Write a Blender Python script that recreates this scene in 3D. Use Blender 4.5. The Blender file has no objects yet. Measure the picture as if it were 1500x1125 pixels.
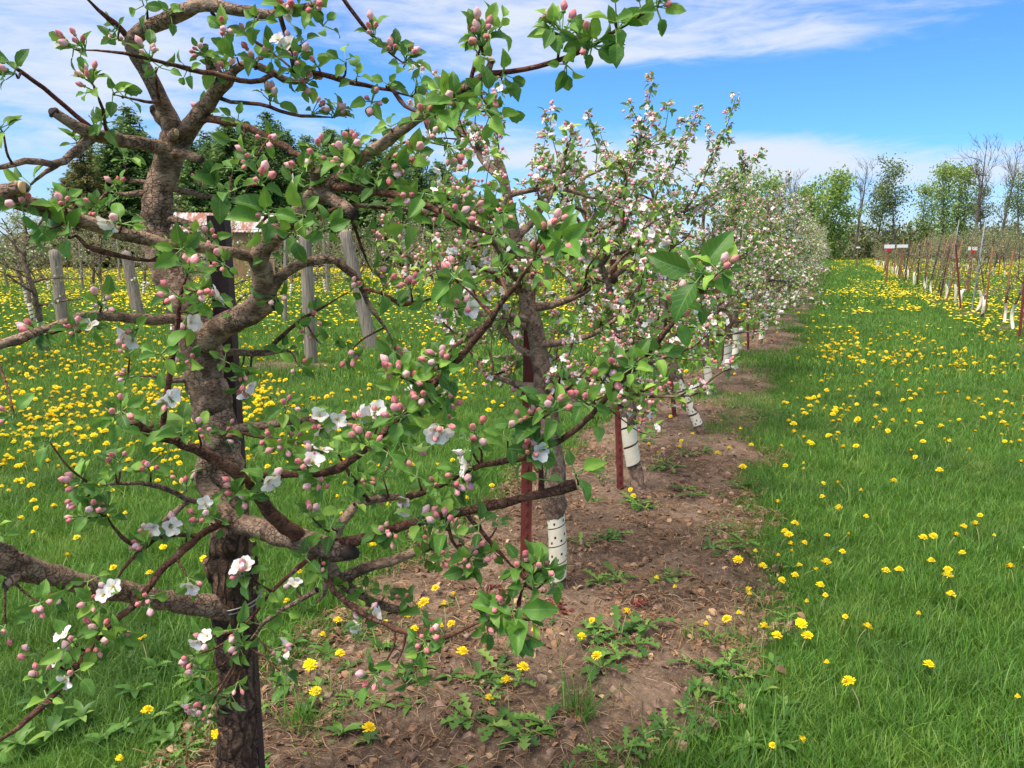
import bpy, math, random
import numpy as np
from math import radians, sin, cos, pi, sqrt

S = bpy.context.scene
COL = S.collection

# ---------------------------------------------------------------- camera
F = 1127.0                     # focal length in photograph pixels (1500 wide)
CAM_H = 1.6
PITCH = radians(10.2)
YAW = radians(22.55)           # the tree rows run along +Y; the camera looks this far to the left of them
camd = bpy.data.cameras.new('camera')
cam = bpy.data.objects.new('camera', camd); COL.objects.link(cam)
camd.sensor_width = 36; camd.sensor_fit = 'HORIZONTAL'; camd.lens = F / 1500 * 36
camd.clip_start = 0.05; camd.clip_end = 3000
cam.location = (0, 0, CAM_H); cam.rotation_euler = (pi / 2 - PITCH, 0, YAW)
S.camera = cam

# ---------------------------------------------------------------- light, sky, exposure
SUN_EL, SUN_AZ = radians(60), radians(-150)      # azimuth measured from +Y towards +X
S.view_settings.view_transform = 'Standard'; S.view_settings.look = 'None'
S.view_settings.exposure = 1.45; S.view_settings.gamma = 1
S.cycles.use_denoising = True
S.cycles.max_bounces = 7; S.cycles.diffuse_bounces = 3; S.cycles.glossy_bounces = 2
S.cycles.transmission_bounces = 4; S.cycles.transparent_max_bounces = 4
sd = bpy.data.lights.new('sun', 'SUN'); sd.energy = 1.9; sd.angle = radians(25); sd.color = (1, .92, .78)
so = bpy.data.objects.new('sun', sd); COL.objects.link(so)
so.rotation_euler = (pi / 2 - SUN_EL, 0, -SUN_AZ + pi)   # local -Z points away from the sun

W = bpy.data.worlds.new('World'); S.world = W; W.use_nodes = True
nt = W.node_tree; nt.nodes.clear()


class NT:
    """small helper for node trees"""
    def __init__(s, tree): s.t = tree

    def n(s, typ, **kw):
        o = s.t.nodes.new(typ)
        for k, v in kw.items(): setattr(o, k, v)
        return o

    def sock(s, node_in, v):
        if hasattr(v, 'is_output'): s.t.links.new(v, node_in)
        else: node_in.default_value = v

    def math(s, op, a, b=None, c=None, clamp=False):
        o = s.n('ShaderNodeMath', operation=op); o.use_clamp = clamp
        s.sock(o.inputs[0], a)
        if b is not None: s.sock(o.inputs[1], b)
        if c is not None: s.sock(o.inputs[2], c)
        return o.outputs[0]

    def mix(s, f, a, b, mode='MIX'):
        o = s.n('ShaderNodeMix', data_type='RGBA', blend_type=mode)
        s.sock(o.inputs[0], f); s.sock(o.inputs[6], a); s.sock(o.inputs[7], b)
        return o.outputs[2]

    def noise(s, vec, scale, detail=3, rough=.5, dist=0):
        o = s.n('ShaderNodeTexNoise')
        if vec is not None: s.t.links.new(vec, o.inputs['Vector'])
        o.inputs['Scale'].default_value = scale; o.inputs['Detail'].default_value = detail
        o.inputs['Roughness'].default_value = rough; o.inputs['Distortion'].default_value = dist
        return o.outputs['Fac']

    def ramp(s, f, a, b):
        """linear step from a to b, clamped"""
        o = s.n('ShaderNodeMapRange', interpolation_type='SMOOTHSTEP')
        s.sock(o.inputs[0], f); o.inputs[1].default_value = a; o.inputs[2].default_value = b
        return o.outputs[0]

    def xyz(s, x, y, z):
        o = s.n('ShaderNodeCombineXYZ')
        for i, v in enumerate((x, y, z)): s.sock(o.inputs[i], v)
        return o.outputs[0]


def rgb(r, g, b):
    """sRGB 0-255 -> linear RGBA"""
    f = lambda c: (c / 255 / 12.92) if c < 10.3 else ((c / 255 + .055) / 1.055) ** 2.4
    return (f(r), f(g), f(b), 1)


def build_sky():
    N = NT(nt)
    out = N.n('ShaderNodeOutputWorld'); bg = N.n('ShaderNodeBackground')
    nt.links.new(bg.outputs[0], out.inputs[0]); bg.inputs[1].default_value = SKY_STRENGTH
    sky = N.n('ShaderNodeTexSky', sky_type='NISHITA', sun_disc=False)
    sky.sun_elevation = SUN_EL; sky.sun_rotation = SUN_AZ
    sky.air_density = 1.0; sky.dust_density = .4; sky.ozone_density = 3.0
    tc = N.n('ShaderNodeTexCoord'); sep = N.n('ShaderNodeSeparateXYZ')
    nt.links.new(tc.outputs['Generated'], sep.inputs[0])
    x, y, z = sep.outputs
    az = N.math('MULTIPLY', N.math('ARCTAN2', x, y), 180 / pi)       # degrees from the row direction
    el = N.math('MULTIPLY', N.math('ARCSINE', z), 180 / pi)
    # thin streaky cloud sheets: noise on the sphere, stretched along the horizon
    v1 = N.xyz(N.math('MULTIPLY', az, .060), N.math('MULTIPLY', N.math('ADD', el, N.math('MULTIPLY', az, -.04)), .27), 1.7)
    n1 = N.noise(v1, 1.0, 6, .58, .6)
    v2 = N.xyz(N.math('MULTIPLY', az, .22), N.math('MULTIPLY', el, .95), 5.2)
    n2 = N.noise(v2, 1.0, 5, .6, .8)

    def blob(a0, e0, sa, se, amp):
        da = N.math('DIVIDE', N.math('SUBTRACT', az, a0), sa)
        de = N.math('DIVIDE', N.math('SUBTRACT', el, e0), se)
        q = N.math('ADD', N.math('MULTIPLY', da, da), N.math('MULTIPLY', de, de))
        return N.math('MULTIPLY', N.math('EXPONENT', N.math('MULTIPLY', q, -1)), amp)
    cover = N.math('ADD', N.math('MULTIPLY', n1, .75), N.math('MULTIPLY', n2, .35))
    for b in CLOUDS: cover = N.math('ADD', cover, blob(*b))
    # overhead (outside the picture) the sky is largely veiled, which is what softens the daylight
    cover = N.math('ADD', cover, N.math('MULTIPLY', N.ramp(el, 20, 42), .42))
    dens = N.ramp(cover, .52, .88)
    hz = N.math('MULTIPLY', N.math('SUBTRACT', 1, N.ramp(el, 0, 6.5)), .62)
    dens = N.math('MAXIMUM', N.math('MULTIPLY', dens, .93), hz)
    blue = N.mix(1.0, sky.outputs[0], SKY_TINT, 'MULTIPLY')
    cl = N.mix(N.ramp(el, 16, 34), CLOUD_COL, CLOUD_HIGH)
    col = N.mix(dens, blue, cl)
    nt.links.new(col, bg.inputs[0])


SKY_STRENGTH = .15
SKY_TINT = (.18, .335, .54, 1)
CLOUD_COL = (1.96, 2.12, 2.36, 1); CLOUD_HIGH = (3.5, 3.2, 2.8, 1)
CLOUDS = [(-28, 16, 9, 4.5, .20), (-50, 10, 12, 12, .18), (-16, 15, 10, 2.8, .24), (-4, 13.6, 8, 1.2, .22), (-22, 7, 12, 2.0, .16), (-8, 5.8, 13, 1.1, .22), (-8, 9.6, 12, 1.7, -.30), (6, 9.5, 14, 2.6, -.30),
          (-10, 6.2, 14, 1.5, .16), (3, 4.5, 12, 1.4, .14), (6, 13, 6, 2.5, -.05), (-22, 10.5, 6, 1.3, -.12)]
build_sky()

# ================================================================ helpers
cp, sp_ = cos(PITCH), sin(PITCH)
cy, sy = cos(YAW), sin(YAW)


def ray(px, py):
    rx, ry = (px - 750) / F, -(py - 562.5) / F
    return rx, cp + ry * sp_, -sp_ + ry * cp


def to_row(x, y):
    return x * cy - y * sy, x * sy + y * cy


def P(px, py, d):
    """photo pixel at horizontal forward distance d -> world point"""
    x, y, z = ray(px, py); s = d / y
    X, Y = to_row(x * s, d)
    return np.array([X, Y, CAM_H + z * s])


def G(px, py, z0=0.0):
    """photo pixel -> point on the ground"""
    x, y, z = ray(px, py); s = (z0 - CAM_H) / z
    X, Y = to_row(x * s, y * s)
    return np.array([X, Y, z0])


def fwd(X, Y):
    """forward distance and sideways offset of a world point, as the camera sees it"""
    return -X * sy + Y * cy, X * cy + Y * sy


def hash2(ix, iy, seed):
    h = (ix.astype(np.int64) * 374761393 + iy.astype(np.int64) * 668265263 + seed * 1442695041) & 0xffffffff
    h = ((h ^ (h >> 13)) * 1274126177) & 0xffffffff
    return ((h ^ (h >> 16)) & 0xffff) / 65535.0


def vnoise(x, y, seed=0):
    x = np.asarray(x, float); y = np.asarray(y, float)
    ix, iy = np.floor(x), np.floor(y); fx, fy = x - ix, y - iy
    fx = fx * fx * (3 - 2 * fx); fy = fy * fy * (3 - 2 * fy)
    a, b = hash2(ix, iy, seed), hash2(ix + 1, iy, seed)
    c, d = hash2(ix, iy + 1, seed), hash2(ix + 1, iy + 1, seed)
    return (a * (1 - fx) + b * fx) * (1 - fy) + (c * (1 - fx) + d * fx) * fy


def fbm(x, y, seed=0, oct=4):
    r, a, t = 0, 1, 0
    for o in range(oct):
        r = r + a * vnoise(np.asarray(x) * 2 ** o, np.asarray(y) * 2 ** o, seed + o * 17); t += a; a *= .5
    return r / t


class MB:
    """collects numpy geometry and links it as ONE mesh object"""
    def __init__(s): s.V = []; s.F = []; s.U = []; s.n = 0; s.hasuv = False

    def add(s, V, F, mat=0, smooth=True, uv=None):
        V = np.asarray(V, float)
        if not len(V): return
        for f in (F if isinstance(F, list) else [F]):
            f = np.asarray(f, np.int64)
            if len(f): s.F.append((f + s.n, np.broadcast_to(np.asarray(mat), (len(f),)), smooth))
        s.V.append(V)
        if uv is None: uv = np.zeros((len(V), 2))
        else: s.hasuv = True
        s.U.append(uv); s.n += len(V)

    def mesh(s, name, mats):
        me = bpy.data.meshes.new(name)
        V = np.concatenate(s.V); U = np.concatenate(s.U)
        nv = [np.full(len(f), f.shape[1]) for f, m, sm in s.F]
        tot = np.concatenate(nv)
        loops = np.concatenate([f.ravel() for f, m, sm in s.F])
        me.vertices.add(len(V)); me.vertices.foreach_set('co', V.astype(np.float32).ravel())
        me.loops.add(len(loops)); me.loops.foreach_set('vertex_index', loops.astype(np.int32))
        me.polygons.add(len(tot))
        st = np.concatenate([[0], np.cumsum(tot)[:-1]])
        me.polygons.foreach_set('loop_start', st.astype(np.int32))
        me.polygons.foreach_set('material_index', np.concatenate([m for f, m, sm in s.F]).astype(np.int32))
        me.polygons.foreach_set('use_smooth', np.concatenate([np.full(len(f), sm) for f, m, sm in s.F]))
        if s.hasuv:
            uvl = me.uv_layers.new(name='UVMap'); uvl.data.foreach_set('uv', U[loops].astype(np.float32).ravel())
        for m in mats: me.materials.append(m)
        me.update(calc_edges=True); me.validate()
        return me

    def build(s, name, mats, parent=None):
        return link(name, s.mesh(name, mats if isinstance(mats, (list, tuple)) else [mats]), parent)


def link(name, me, parent=None, loc=None, rotz=0, scale=1, c=None):
    o = bpy.data.objects.new(name, me); (c or COL.objects).link(o) if c is None else c.objects.link(o)
    if parent: o.parent = parent
    if loc is not None: o.location = loc
    if rotz: o.rotation_euler = (0, 0, rotz)
    if scale != 1: o.scale = (scale,) * 3
    return o


def tag(o, label=None, cat=None, group=None, kind=None):
    if label: o['label'] = label
    if cat: o['category'] = cat
    if group: o['group'] = group
    if kind: o['kind'] = kind
    return o


def empty(name, loc, label, cat, group=None, rotz=0, scale=1):
    o = link(name, None, None, loc, rotz, scale)
    o.empty_display_size = .1
    return tag(o, label, cat, group)


def dup(root, loc, rotz=0, scale=1, label=None, group=None):
    r = root.copy(); COL.objects.link(r); r.location = loc; r.rotation_euler = (0, 0, rotz); r.scale = (scale,) * 3
    if label: r['label'] = label
    if group: r['group'] = group
    for ch in root.children:
        c = ch.copy(); COL.objects.link(c); c.parent = r
        for g in ch.children:
            d = g.copy(); COL.objects.link(d); d.parent = c
    return r


def norm(v): return v / (np.linalg.norm(v, axis=-1, keepdims=True) + 1e-12)


def catmull(pts, n):
    """pts (k,m) -> n samples along a Catmull-Rom curve"""
    pts = np.asarray(pts, float); k = len(pts)
    if k == 2: t = np.linspace(0, 1, n)[:, None]; return pts[0] * (1 - t) + pts[1] * t
    q = np.vstack([2 * pts[0] - pts[1], pts, 2 * pts[-1] - pts[-2]])
    seg = np.linalg.norm(np.diff(pts[:, :3], axis=0), axis=1) + 1e-9
    cum = np.concatenate([[0], np.cumsum(seg)]); s = np.linspace(0, cum[-1], n)
    i = np.clip(np.searchsorted(cum, s, side='right') - 1, 0, k - 2)
    t = ((s - cum[i]) / seg[i])[:, None]
    p0, p1, p2, p3 = q[i], q[i + 1], q[i + 2], q[i + 3]
    return .5 * (2 * p1 + (p2 - p0) * t + (2 * p0 - 5 * p1 + 4 * p2 - p3) * t ** 2 + (3 * p1 - p0 - 3 * p2 + p3) * t ** 3)


def frames(pts):
    T = np.gradient(pts, axis=0); T = norm(T)
    a = np.array([0, 0, 1.]) if abs(T[0][2]) < .9 else np.array([1., 0, 0])
    N = np.zeros_like(pts); n = norm(np.cross(T[0], a))
    for i in range(len(pts)):
        n = n - T[i] * np.dot(n, T[i]); n = n / (np.linalg.norm(n) + 1e-12); N[i] = n
    return T, N, np.cross(T, N)


def tube(mb, pts, rad, k=8, mat=0, rng=None, rough=0, caps=(False, True), dome=.5):
    pts = np.asarray(pts, float); n = len(pts); rad = np.broadcast_to(np.asarray(rad, float), (n,))
    T, N, B = frames(pts)
    a = np.arange(k) * 2 * pi / k
    R = rad[:, None] * np.ones((n, k))
    if rough and rng is not None:
        ph = rng.random(6) * 6.28; ii = np.arange(n)[:, None]
        R = R * (1 + rough * (.5 * np.sin(2 * a[None] + ii * .55 + ph[0]) + .5 * np.sin(3 * a[None] - ii * .8 + ph[1]) + .15 * np.sin(ii * 1.3 + ph[2]) + .5 * (rng.random((n, k)) - .5)))
    V = pts[:, None] + R[..., None] * (np.cos(a)[None, :, None] * N[:, None] + np.sin(a)[None, :, None] * B[:, None])
    i = np.arange(n - 1)[:, None] * k; j = np.arange(k)[None]; j2 = (j + 1) % k
    Q = np.stack([i + j, i + j2, i + k + j2, i + k + j], -1).reshape(-1, 4)
    V = V.reshape(-1, 3); F = [Q]; tri = []
    ex = []
    if caps[0]:
        ex.append(pts[0]); c = n * k + len(ex) - 1; tri += [(c, (q + 1) % k, q) for q in range(k)]
    if caps[1]:
        ex.append(pts[-1] + T[-1] * rad[-1] * dome); c = n * k + len(ex) - 1; o = (n - 1) * k; tri += [(c, o + q, o + (q + 1) % k) for q in range(k)]
    if ex: V = np.vstack([V, np.array(ex)]); F.append(np.array(tri))
    mb.add(V, F, mat)


def box(mb, c, s, mat=0, R=None):
    v = np.array([[x, y, z] for x in (-.5, .5) for y in (-.5, .5) for z in (-.5, .5)]) * np.asarray(s)
    if R is not None: v = v @ np.asarray(R).T
    f = np.array([[0, 1, 3, 2], [4, 6, 7, 5], [0, 4, 5, 1], [2, 3, 7, 6], [0, 2, 6, 4], [1, 5, 7, 3]])
    mb.add(v + np.asarray(c), f, mat, smooth=False)


def basis(dirs, rng, ref=None):
    """(n,3) unit z axes -> (n,3,3) rotation matrices (columns x,y,z) with random spin"""
    z = norm(dirs); n = len(z)
    r = norm(rng.normal(size=(n, 3))) if ref is None else ref
    x = norm(np.cross(r, z)); y = np.cross(z, x)
    return np.stack([x, y, z], -1)


def place(mb, tmpl, M, T, mat=None, smooth=True):
    """stamp template (V, [F..], mats, uv) with matrices M (n,3,3) and offsets T (n,3)"""
    V, Fs, mats, uv = tmpl; n = len(T); k = len(V)
    if n == 0: return
    VV = (np.einsum('nij,kj->nki', M, V) + T[:, None]).reshape(-1, 3)
    off = (np.arange(n) * k)
    FF, MM = [], []
    base = mb.n
    mb.V.append(VV); mb.U.append(np.tile(uv, (n, 1)) if uv is not None else np.zeros((n * k, 2)))
    if uv is not None: mb.hasuv = True
    for f, m in zip(Fs, mats):
        if len(f) == 0: continue
        ff = (f[None] + off[:, None, None]).reshape(-1, f.shape[1]) + base
        mb.F.append((ff, np.full(len(ff), m if mat is None else mat), smooth))
    mb.n += n * k


# ================================================================ materials
def new_mat(name):
    m = bpy.data.materials.new(name); m.use_nodes = True
    t = m.node_tree; b = t.nodes['Principled BSDF']
    return m, NT(t), b


def geo_rand(N): return N.n('ShaderNodeNewGeometry').outputs['Random Per Island']


def obj_vec(N): return N.n('ShaderNodeTexCoord').outputs['Object']


def bump(N, b, h, strength=.5, dist=.01):
    o = N.n('ShaderNodeBump'); N.t.links.new(h, o.inputs['Height']); o.inputs['Strength'].default_value = strength
    o.inputs['Distance'].default_value = dist; N.t.links.new(o.outputs[0], b.inputs['Normal'])


def simple(name, c1, c2, scale=8, rough=.8, bmp=.3, bd=.005, spec=.3, stretch=None, metal=0):
    m, N, b = new_mat(name)
    v = obj_vec(N)
    if stretch:
        mp = N.n('ShaderNodeMapping'); mp.inputs['Scale'].default_value = stretch; N.t.links.new(v, mp.inputs[0]); v = mp.outputs[0]
    f = N.noise(v, scale, 5, .62)
    N.t.links.new(N.mix(N.ramp(f, .3, .7), c1, c2), b.inputs['Base Color'])
    b.inputs['Roughness'].default_value = rough; b.inputs['Specular IOR Level'].default_value = spec; b.inputs['Metallic'].default_value = metal
    if bmp: bump(N, b, f, bmp, bd)
    return m


def leafy(name, c_dark, c_light, c_young, trans=.35, rough=.45, veins=False, young=.75, spec=.35, under=.32, patch=None):
    """thin plant surface: colour varies from leaf to leaf, light comes through"""
    m, N, b = new_mat(name)
    r = geo_rand(N)
    oi = N.n('ShaderNodeObjectInfo').outputs['Random']
    r = N.math('FRACT', N.math('ADD', r, oi))
    c = N.mix(N.ramp(r, 0, young), c_dark, c_light); c = N.mix(N.ramp(r, young, 1), c, c_young)
    if patch:                                                  # species and dryness vary over the lawn
        ps = N.n('ShaderNodeNewGeometry').outputs['Position']
        c = N.mix(N.math('MULTIPLY', N.ramp(N.noise(ps, .9, 4, .6), .46, .66), .55), c, patch[0])
        c = N.mix(N.math('MULTIPLY', N.ramp(N.noise(ps, 2.3, 4, .65), .52, .70), .5), c, patch[1])
    if veins:
        uv = N.n('ShaderNodeUVMap'); s = N.n('ShaderNodeSeparateXYZ'); N.t.links.new(uv.outputs[0], s.inputs[0])
        u = N.math('ABSOLUTE', N.math('SUBTRACT', s.outputs[0], .5)); v = s.outputs[1]
        mid = N.math('SUBTRACT', 1, N.ramp(u, .02, .06))
        w = N.math('ABSOLUTE', N.math('SUBTRACT', N.math('FRACT', N.math('MULTIPLY', N.math('SUBTRACT', v, N.math('MULTIPLY', u, .55)), 7)), .5))
        side = N.math('MULTIPLY', N.math('SUBTRACT', 1, N.ramp(w, .03, .12)), .55)
        vein = N.math('MAXIMUM', mid, side)
        c = N.mix(N.math('MULTIPLY', vein, .38), c, rgb(150, 185, 105))
        nz = N.noise(obj_vec(N), 60, 3)
        c = N.mix(N.math('MULTIPLY', N.ramp(nz, .4, .75), .25), c, c_dark)
        bump(N, b, N.math('SUBTRACT', N.math('MULTIPLY', nz, .5), vein), .35, .002)
    # undersides are paler and duller
    bf = N.n('ShaderNodeNewGeometry').outputs['Backfacing']
    c2 = N.mix(N.math('MULTIPLY', bf, under), c, rgb(150, 180, 130))
    N.t.links.new(c2, b.inputs['Base Color'])
    b.inputs['Roughness'].default_value = rough; b.inputs['Specular IOR Level'].default_value = spec
    tr = N.n('ShaderNodeBsdfTranslucent'); N.t.links.new(N.mix(.45, c, c_young), tr.inputs[0])
    ms = N.n('ShaderNodeMixShader'); ms.inputs[0].default_value = trans
    N.t.links.new(b.outputs[0], ms.inputs[1]); N.t.links.new(tr.outputs[0], ms.inputs[2])
    N.t.links.new(ms.outputs[0], N.t.nodes['Material Output'].inputs[0])
    return m


def petal_mat(name, stops, trans=.3, veined=True, deep=None):
    m, N, b = new_mat(name)
    r = geo_rand(N)
    cr = N.n('ShaderNodeValToRGB'); N.t.links.new(r, cr.inputs[0])
    e = cr.color_ramp.elements
    e[0].position, e[0].color = stops[0]; e[1].position, e[1].color = stops[1]
    for p_, c_ in stops[2:]:
        q = e.new(p_); q.color = c_
    c = cr.outputs[0]
    nz = N.noise(obj_vec(N), 130, 2)
    c = N.mix(N.math('MULTIPLY', N.ramp(nz, .42, .68), .5), c, stops[-1][1] if veined else c)
    if deep:                                                   # petal edges and base flushed darker, pale cheeks between
        uv = N.n('ShaderNodeUVMap'); sp = N.n('ShaderNodeSeparateXYZ'); N.t.links.new(uv.outputs[0], sp.inputs[0])
        e = N.math('MULTIPLY', N.ramp(sp.outputs[0], .35, .95), .6)
        e = N.math('MAXIMUM', e, N.math('MULTIPLY', N.ramp(sp.outputs[1], .55, 1.0), .55))
        c = N.mix(e, N.mix(.30, c, stops[-1][1]), N.mix(.6, c, deep))
    N.t.links.new(c, b.inputs['Base Color']); b.inputs['Roughness'].default_value = .55; b.inputs['Specular IOR Level'].default_value = .2
    tr = N.n('ShaderNodeBsdfTranslucent'); N.t.links.new(c, tr.inputs[0])
    ms = N.n('ShaderNodeMixShader'); ms.inputs[0].default_value = trans
    N.t.links.new(b.outputs[0], ms.inputs[1]); N.t.links.new(tr.outputs[0], ms.inputs[2])
    N.t.links.new(ms.outputs[0], N.t.nodes['Material Output'].inputs[0])
    return m


def bark_mat(name, c1, c2, c3, fissure=0.0, scale=26):
    m, N, b = new_mat(name)
    v = obj_vec(N)
    a = N.noise(v, scale, 6, .65, .4)
    big = N.noise(v, 5, 3)
    c = N.mix(N.ramp(a, .40, .60), c1, c2); c = N.mix(N.math('MULTIPLY', N.ramp(big, .48, .7), .55), c, c3)
    mp = N.n('ShaderNodeMapping'); mp.inputs['Scale'].default_value = (85, 85, 300); N.t.links.new(v, mp.inputs[0])
    len_ = N.noise(mp.outputs[0], 1, 2)                       # lenticels and small horizontal cracks
    spots = N.ramp(len_, .57, .66)
    c = N.mix(N.math('MULTIPLY', spots, .6), c, rgb(66, 52, 44))
    h = N.math('ADD', N.math('MULTIPLY', a, .7), N.math('MULTIPLY', spots, -.4))
    if fissure:
        mp2 = N.n('ShaderNodeMapping'); mp2.inputs['Scale'].default_value = (42, 42, 7); N.t.links.new(v, mp2.inputs[0])
        vo = N.n('ShaderNodeTexVoronoi', feature='DISTANCE_TO_EDGE'); vo.inputs['Scale'].default_value = 1
        mx = N.n('ShaderNodeVectorMath', operation='ADD'); N.t.links.new(mp2.outputs[0], mx.inputs[0])
        nz = N.n('ShaderNodeTexNoise'); nz.inputs['Scale'].default_value = 14; N.t.links.new(v, nz.inputs['Vector']); N.t.links.new(nz.outputs['Color'], mx.inputs[1])
        N.t.links.new(mx.outputs[0], vo.inputs['Vector'])
        fs = N.ramp(vo.outputs['Distance'], 0, .22)
        c = N.mix(N.math('MULTIPLY', N.math('SUBTRACT', 1, fs), fissure), c, rgb(48, 36, 30))
        h = N.math('ADD', h, N.math('MULTIPLY', fs, 1.6 * fissure))
    N.t.links.new(c, b.inputs['Base Color']); b.inputs['Roughness'].default_value = .82; b.inputs['Specular IOR Level'].default_value = .25
    h = N.math('ADD', h, N.math('MULTIPLY', N.noise(v, 95, 4, .7), .5))
    nz = N.n('ShaderNodeTexNoise'); nz.inputs['Scale'].default_value = 30; N.t.links.new(v, nz.inputs['Vector'])
    wv = N.n('ShaderNodeVectorMath', operation='MULTIPLY_ADD'); N.t.links.new(nz.outputs['Color'], wv.inputs[0]); wv.inputs[1].default_value = (.03, .03, .03); N.t.links.new(v, wv.inputs[2])
    ck = N.n('ShaderNodeTexVoronoi', feature='DISTANCE_TO_EDGE'); ck.inputs['Scale'].default_value = 62; N.t.links.new(wv.outputs[0], ck.inputs['Vector'])
    crack = N.math('MULTIPLY', N.math('SUBTRACT', 1, N.ramp(ck.outputs['Distance'], .0, .09)), N.ramp(N.noise(v, 11, 3), .42, .6))
    c = N.mix(N.math('MULTIPLY', crack, .45), c, rgb(64, 50, 42)); h = N.math('ADD', h, N.math('MULTIPLY', crack, -.7))
    lich = N.math('MULTIPLY', N.ramp(N.noise(v, 17, 5, .7), .60, .68), .4)
    c = N.mix(lich, c, rgb(158, 154, 136))
    N.t.links.new(c, b.inputs['Base Color'])
    bump(N, b, h, 1.0, .008)
    return m


M = {}
M['bark'] = bark_mat('apple_bark', rgb(108, 86, 72), rgb(162, 135, 115), rgb(140, 120, 104))
M['bark_old'] = bark_mat('old_bark', rgb(80, 60, 49), rgb(128, 100, 80), rgb(112, 96, 84), fissure=.75)
M['twig'] = bark_mat('twig_bark', rgb(78, 50, 42), rgb(122, 86, 68), rgb(104, 70, 58), scale=40)
M['shoot'] = bark_mat('young_shoot_bark', rgb(92, 48, 46), rgb(124, 74, 68), rgb(100, 64, 52), scale=50)
M['bark_grey'] = bark_mat('grey_bark', rgb(100, 82, 70), rgb(156, 132, 116), rgb(128, 110, 96))
M['cut'] = simple('cut_wood', rgb(206, 160, 108), rgb(226, 190, 142), 60, .7, .2)
M['dead'] = simple('dead_wood', rgb(34, 27, 25), rgb(74, 62, 56), 40, .9, .8, .01)
M['leaf'] = leafy('apple_leaf', rgb(58, 100, 42), rgb(102, 150, 58), rgb(150, 190, 76), .3, .46, veins=True, spec=.35)
M['leaf_fast'] = leafy('apple_leaf_plain', rgb(66, 108, 44), rgb(118, 164, 62), rgb(168, 200, 88), .3, .42, spec=.35)
M['leaf_pale'] = leafy('young_apple_leaf', rgb(92, 122, 58), rgb(138, 156, 84), rgb(160, 170, 112), .3, .5)
M['pedicel'] = leafy('green_pedicel', rgb(96, 140, 70), rgb(140, 172, 96), rgb(160, 180, 120), .15, .5)
M['bud'] = petal_mat('apple_bud', [(0, rgb(214, 66, 84)), (.45, rgb(230, 108, 120)), (.75, rgb(242, 162, 166)), (1, rgb(250, 214, 210))], .22, deep=rgb(190, 34, 62))
M['bud_open'] = petal_mat('balloon_bud', [(0, rgb(240, 164, 174)), (.5, rgb(248, 204, 208)), (1, rgb(252, 230, 230))], .25, deep=rgb(226, 110, 132))
M['petal'] = petal_mat('apple_petal', [(0, rgb(244, 226, 230)), (.3, rgb(248, 240, 240)), (1, rgb(252, 250, 246))], .3, False)
M['stamen'] = simple('stamen', rgb(214, 190, 96), rgb(232, 214, 130), 200, .6, 0)
M['guard'] = simple('white_plastic_guard', rgb(222, 210, 182), rgb(236, 228, 206), 14, .42, .1, .002, .5)
M['steel_red'] = simple('rusty_red_steel', rgb(96, 44, 38), rgb(128, 62, 52), 30, .62, .4, .002, .4, (1, 1, .35))
M['rust'] = simple('rusty_rebar', rgb(110, 66, 48), rgb(156, 112, 84), 30, .8, .4, .003)
M['steel_dark'] = simple('dark_painted_post', rgb(52, 38, 40), rgb(74, 56, 56), 50, .7, .5, .003)
M['galv'] = simple('grey_galvanised_pipe', rgb(110, 116, 118), rgb(146, 150, 150), 20, .5, .1, .002, .5)
M['wire'] = simple('fence_wire', rgb(120, 120, 118), rgb(160, 160, 156), 20, .4, 0, metal=.6)
M['post'] = simple('weathered_post', rgb(108, 98, 88), rgb(158, 148, 134), 5, .9, .8, .01, .2, (9, 9, .6))
M['white_paint'] = simple('white_sign_paint', rgb(226, 226, 224), rgb(240, 240, 238), 10, .5, 0)
M['red_paint'] = simple('red_sign_paint', rgb(186, 40, 44), rgb(200, 54, 54), 10, .5, 0)
M['barn_wall'] = simple('dark_barn_boards', rgb(58, 60, 66), rgb(92, 90, 88), 3, .9, .5, .02, .2, (6, 6, .5))
M['tan_wall'] = simple('tan_barn_boards', rgb(150, 118, 84), rgb(178, 146, 108), 3, .9, .4, .02, .2, (6, 6, .5))
M['blossom_far'] = petal_mat('blossom_distant', [(0, rgb(226, 120, 140)), (.3, rgb(240, 190, 198)), (.55, rgb(248, 228, 228)), (1, rgb(250, 244, 240))], .3, False)


def roof_mat():
    m, N, b = new_mat('rusty_roof_sheet')
    v = obj_vec(N)
    mp = N.n('ShaderNodeMapping'); mp.inputs['Scale'].default_value = (1.6, .35, .35); N.t.links.new(v, mp.inputs[0])
    f = N.ramp(N.noise(mp.outputs[0], 2.2, 5, .65), .42, .58)
    N.t.links.new(N.mix(f, rgb(176, 176, 180), rgb(140, 88, 68)), b.inputs['Base Color']); b.inputs['Roughness'].default_value = .6
    return m


M['roof'] = roof_mat()


def ground_mat():
    m, N, b = new_mat('turf_soil')
    v = obj_vec(N)
    f = N.noise(v, .55, 4, .6); g = N.noise(v, 9, 4, .65); k = N.noise(v, .11, 2)
    c = N.mix(N.ramp(g, .3, .7), rgb(44, 66, 28), rgb(80, 112, 46))
    c = N.mix(N.math('MULTIPLY', N.ramp(f, .45, .7), .6), c, rgb(92, 128, 58))
    c = N.mix(N.math('MULTIPLY', N.ramp(k, .5, .7), .35), c, rgb(120, 134, 66))
    N.t.links.new(c, b.inputs['Base Color']); b.inputs['Roughness'].default_value = .95; b.inputs['Specular IOR Level'].default_value = .1
    bump(N, b, g, .8, .03)
    return m


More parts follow.
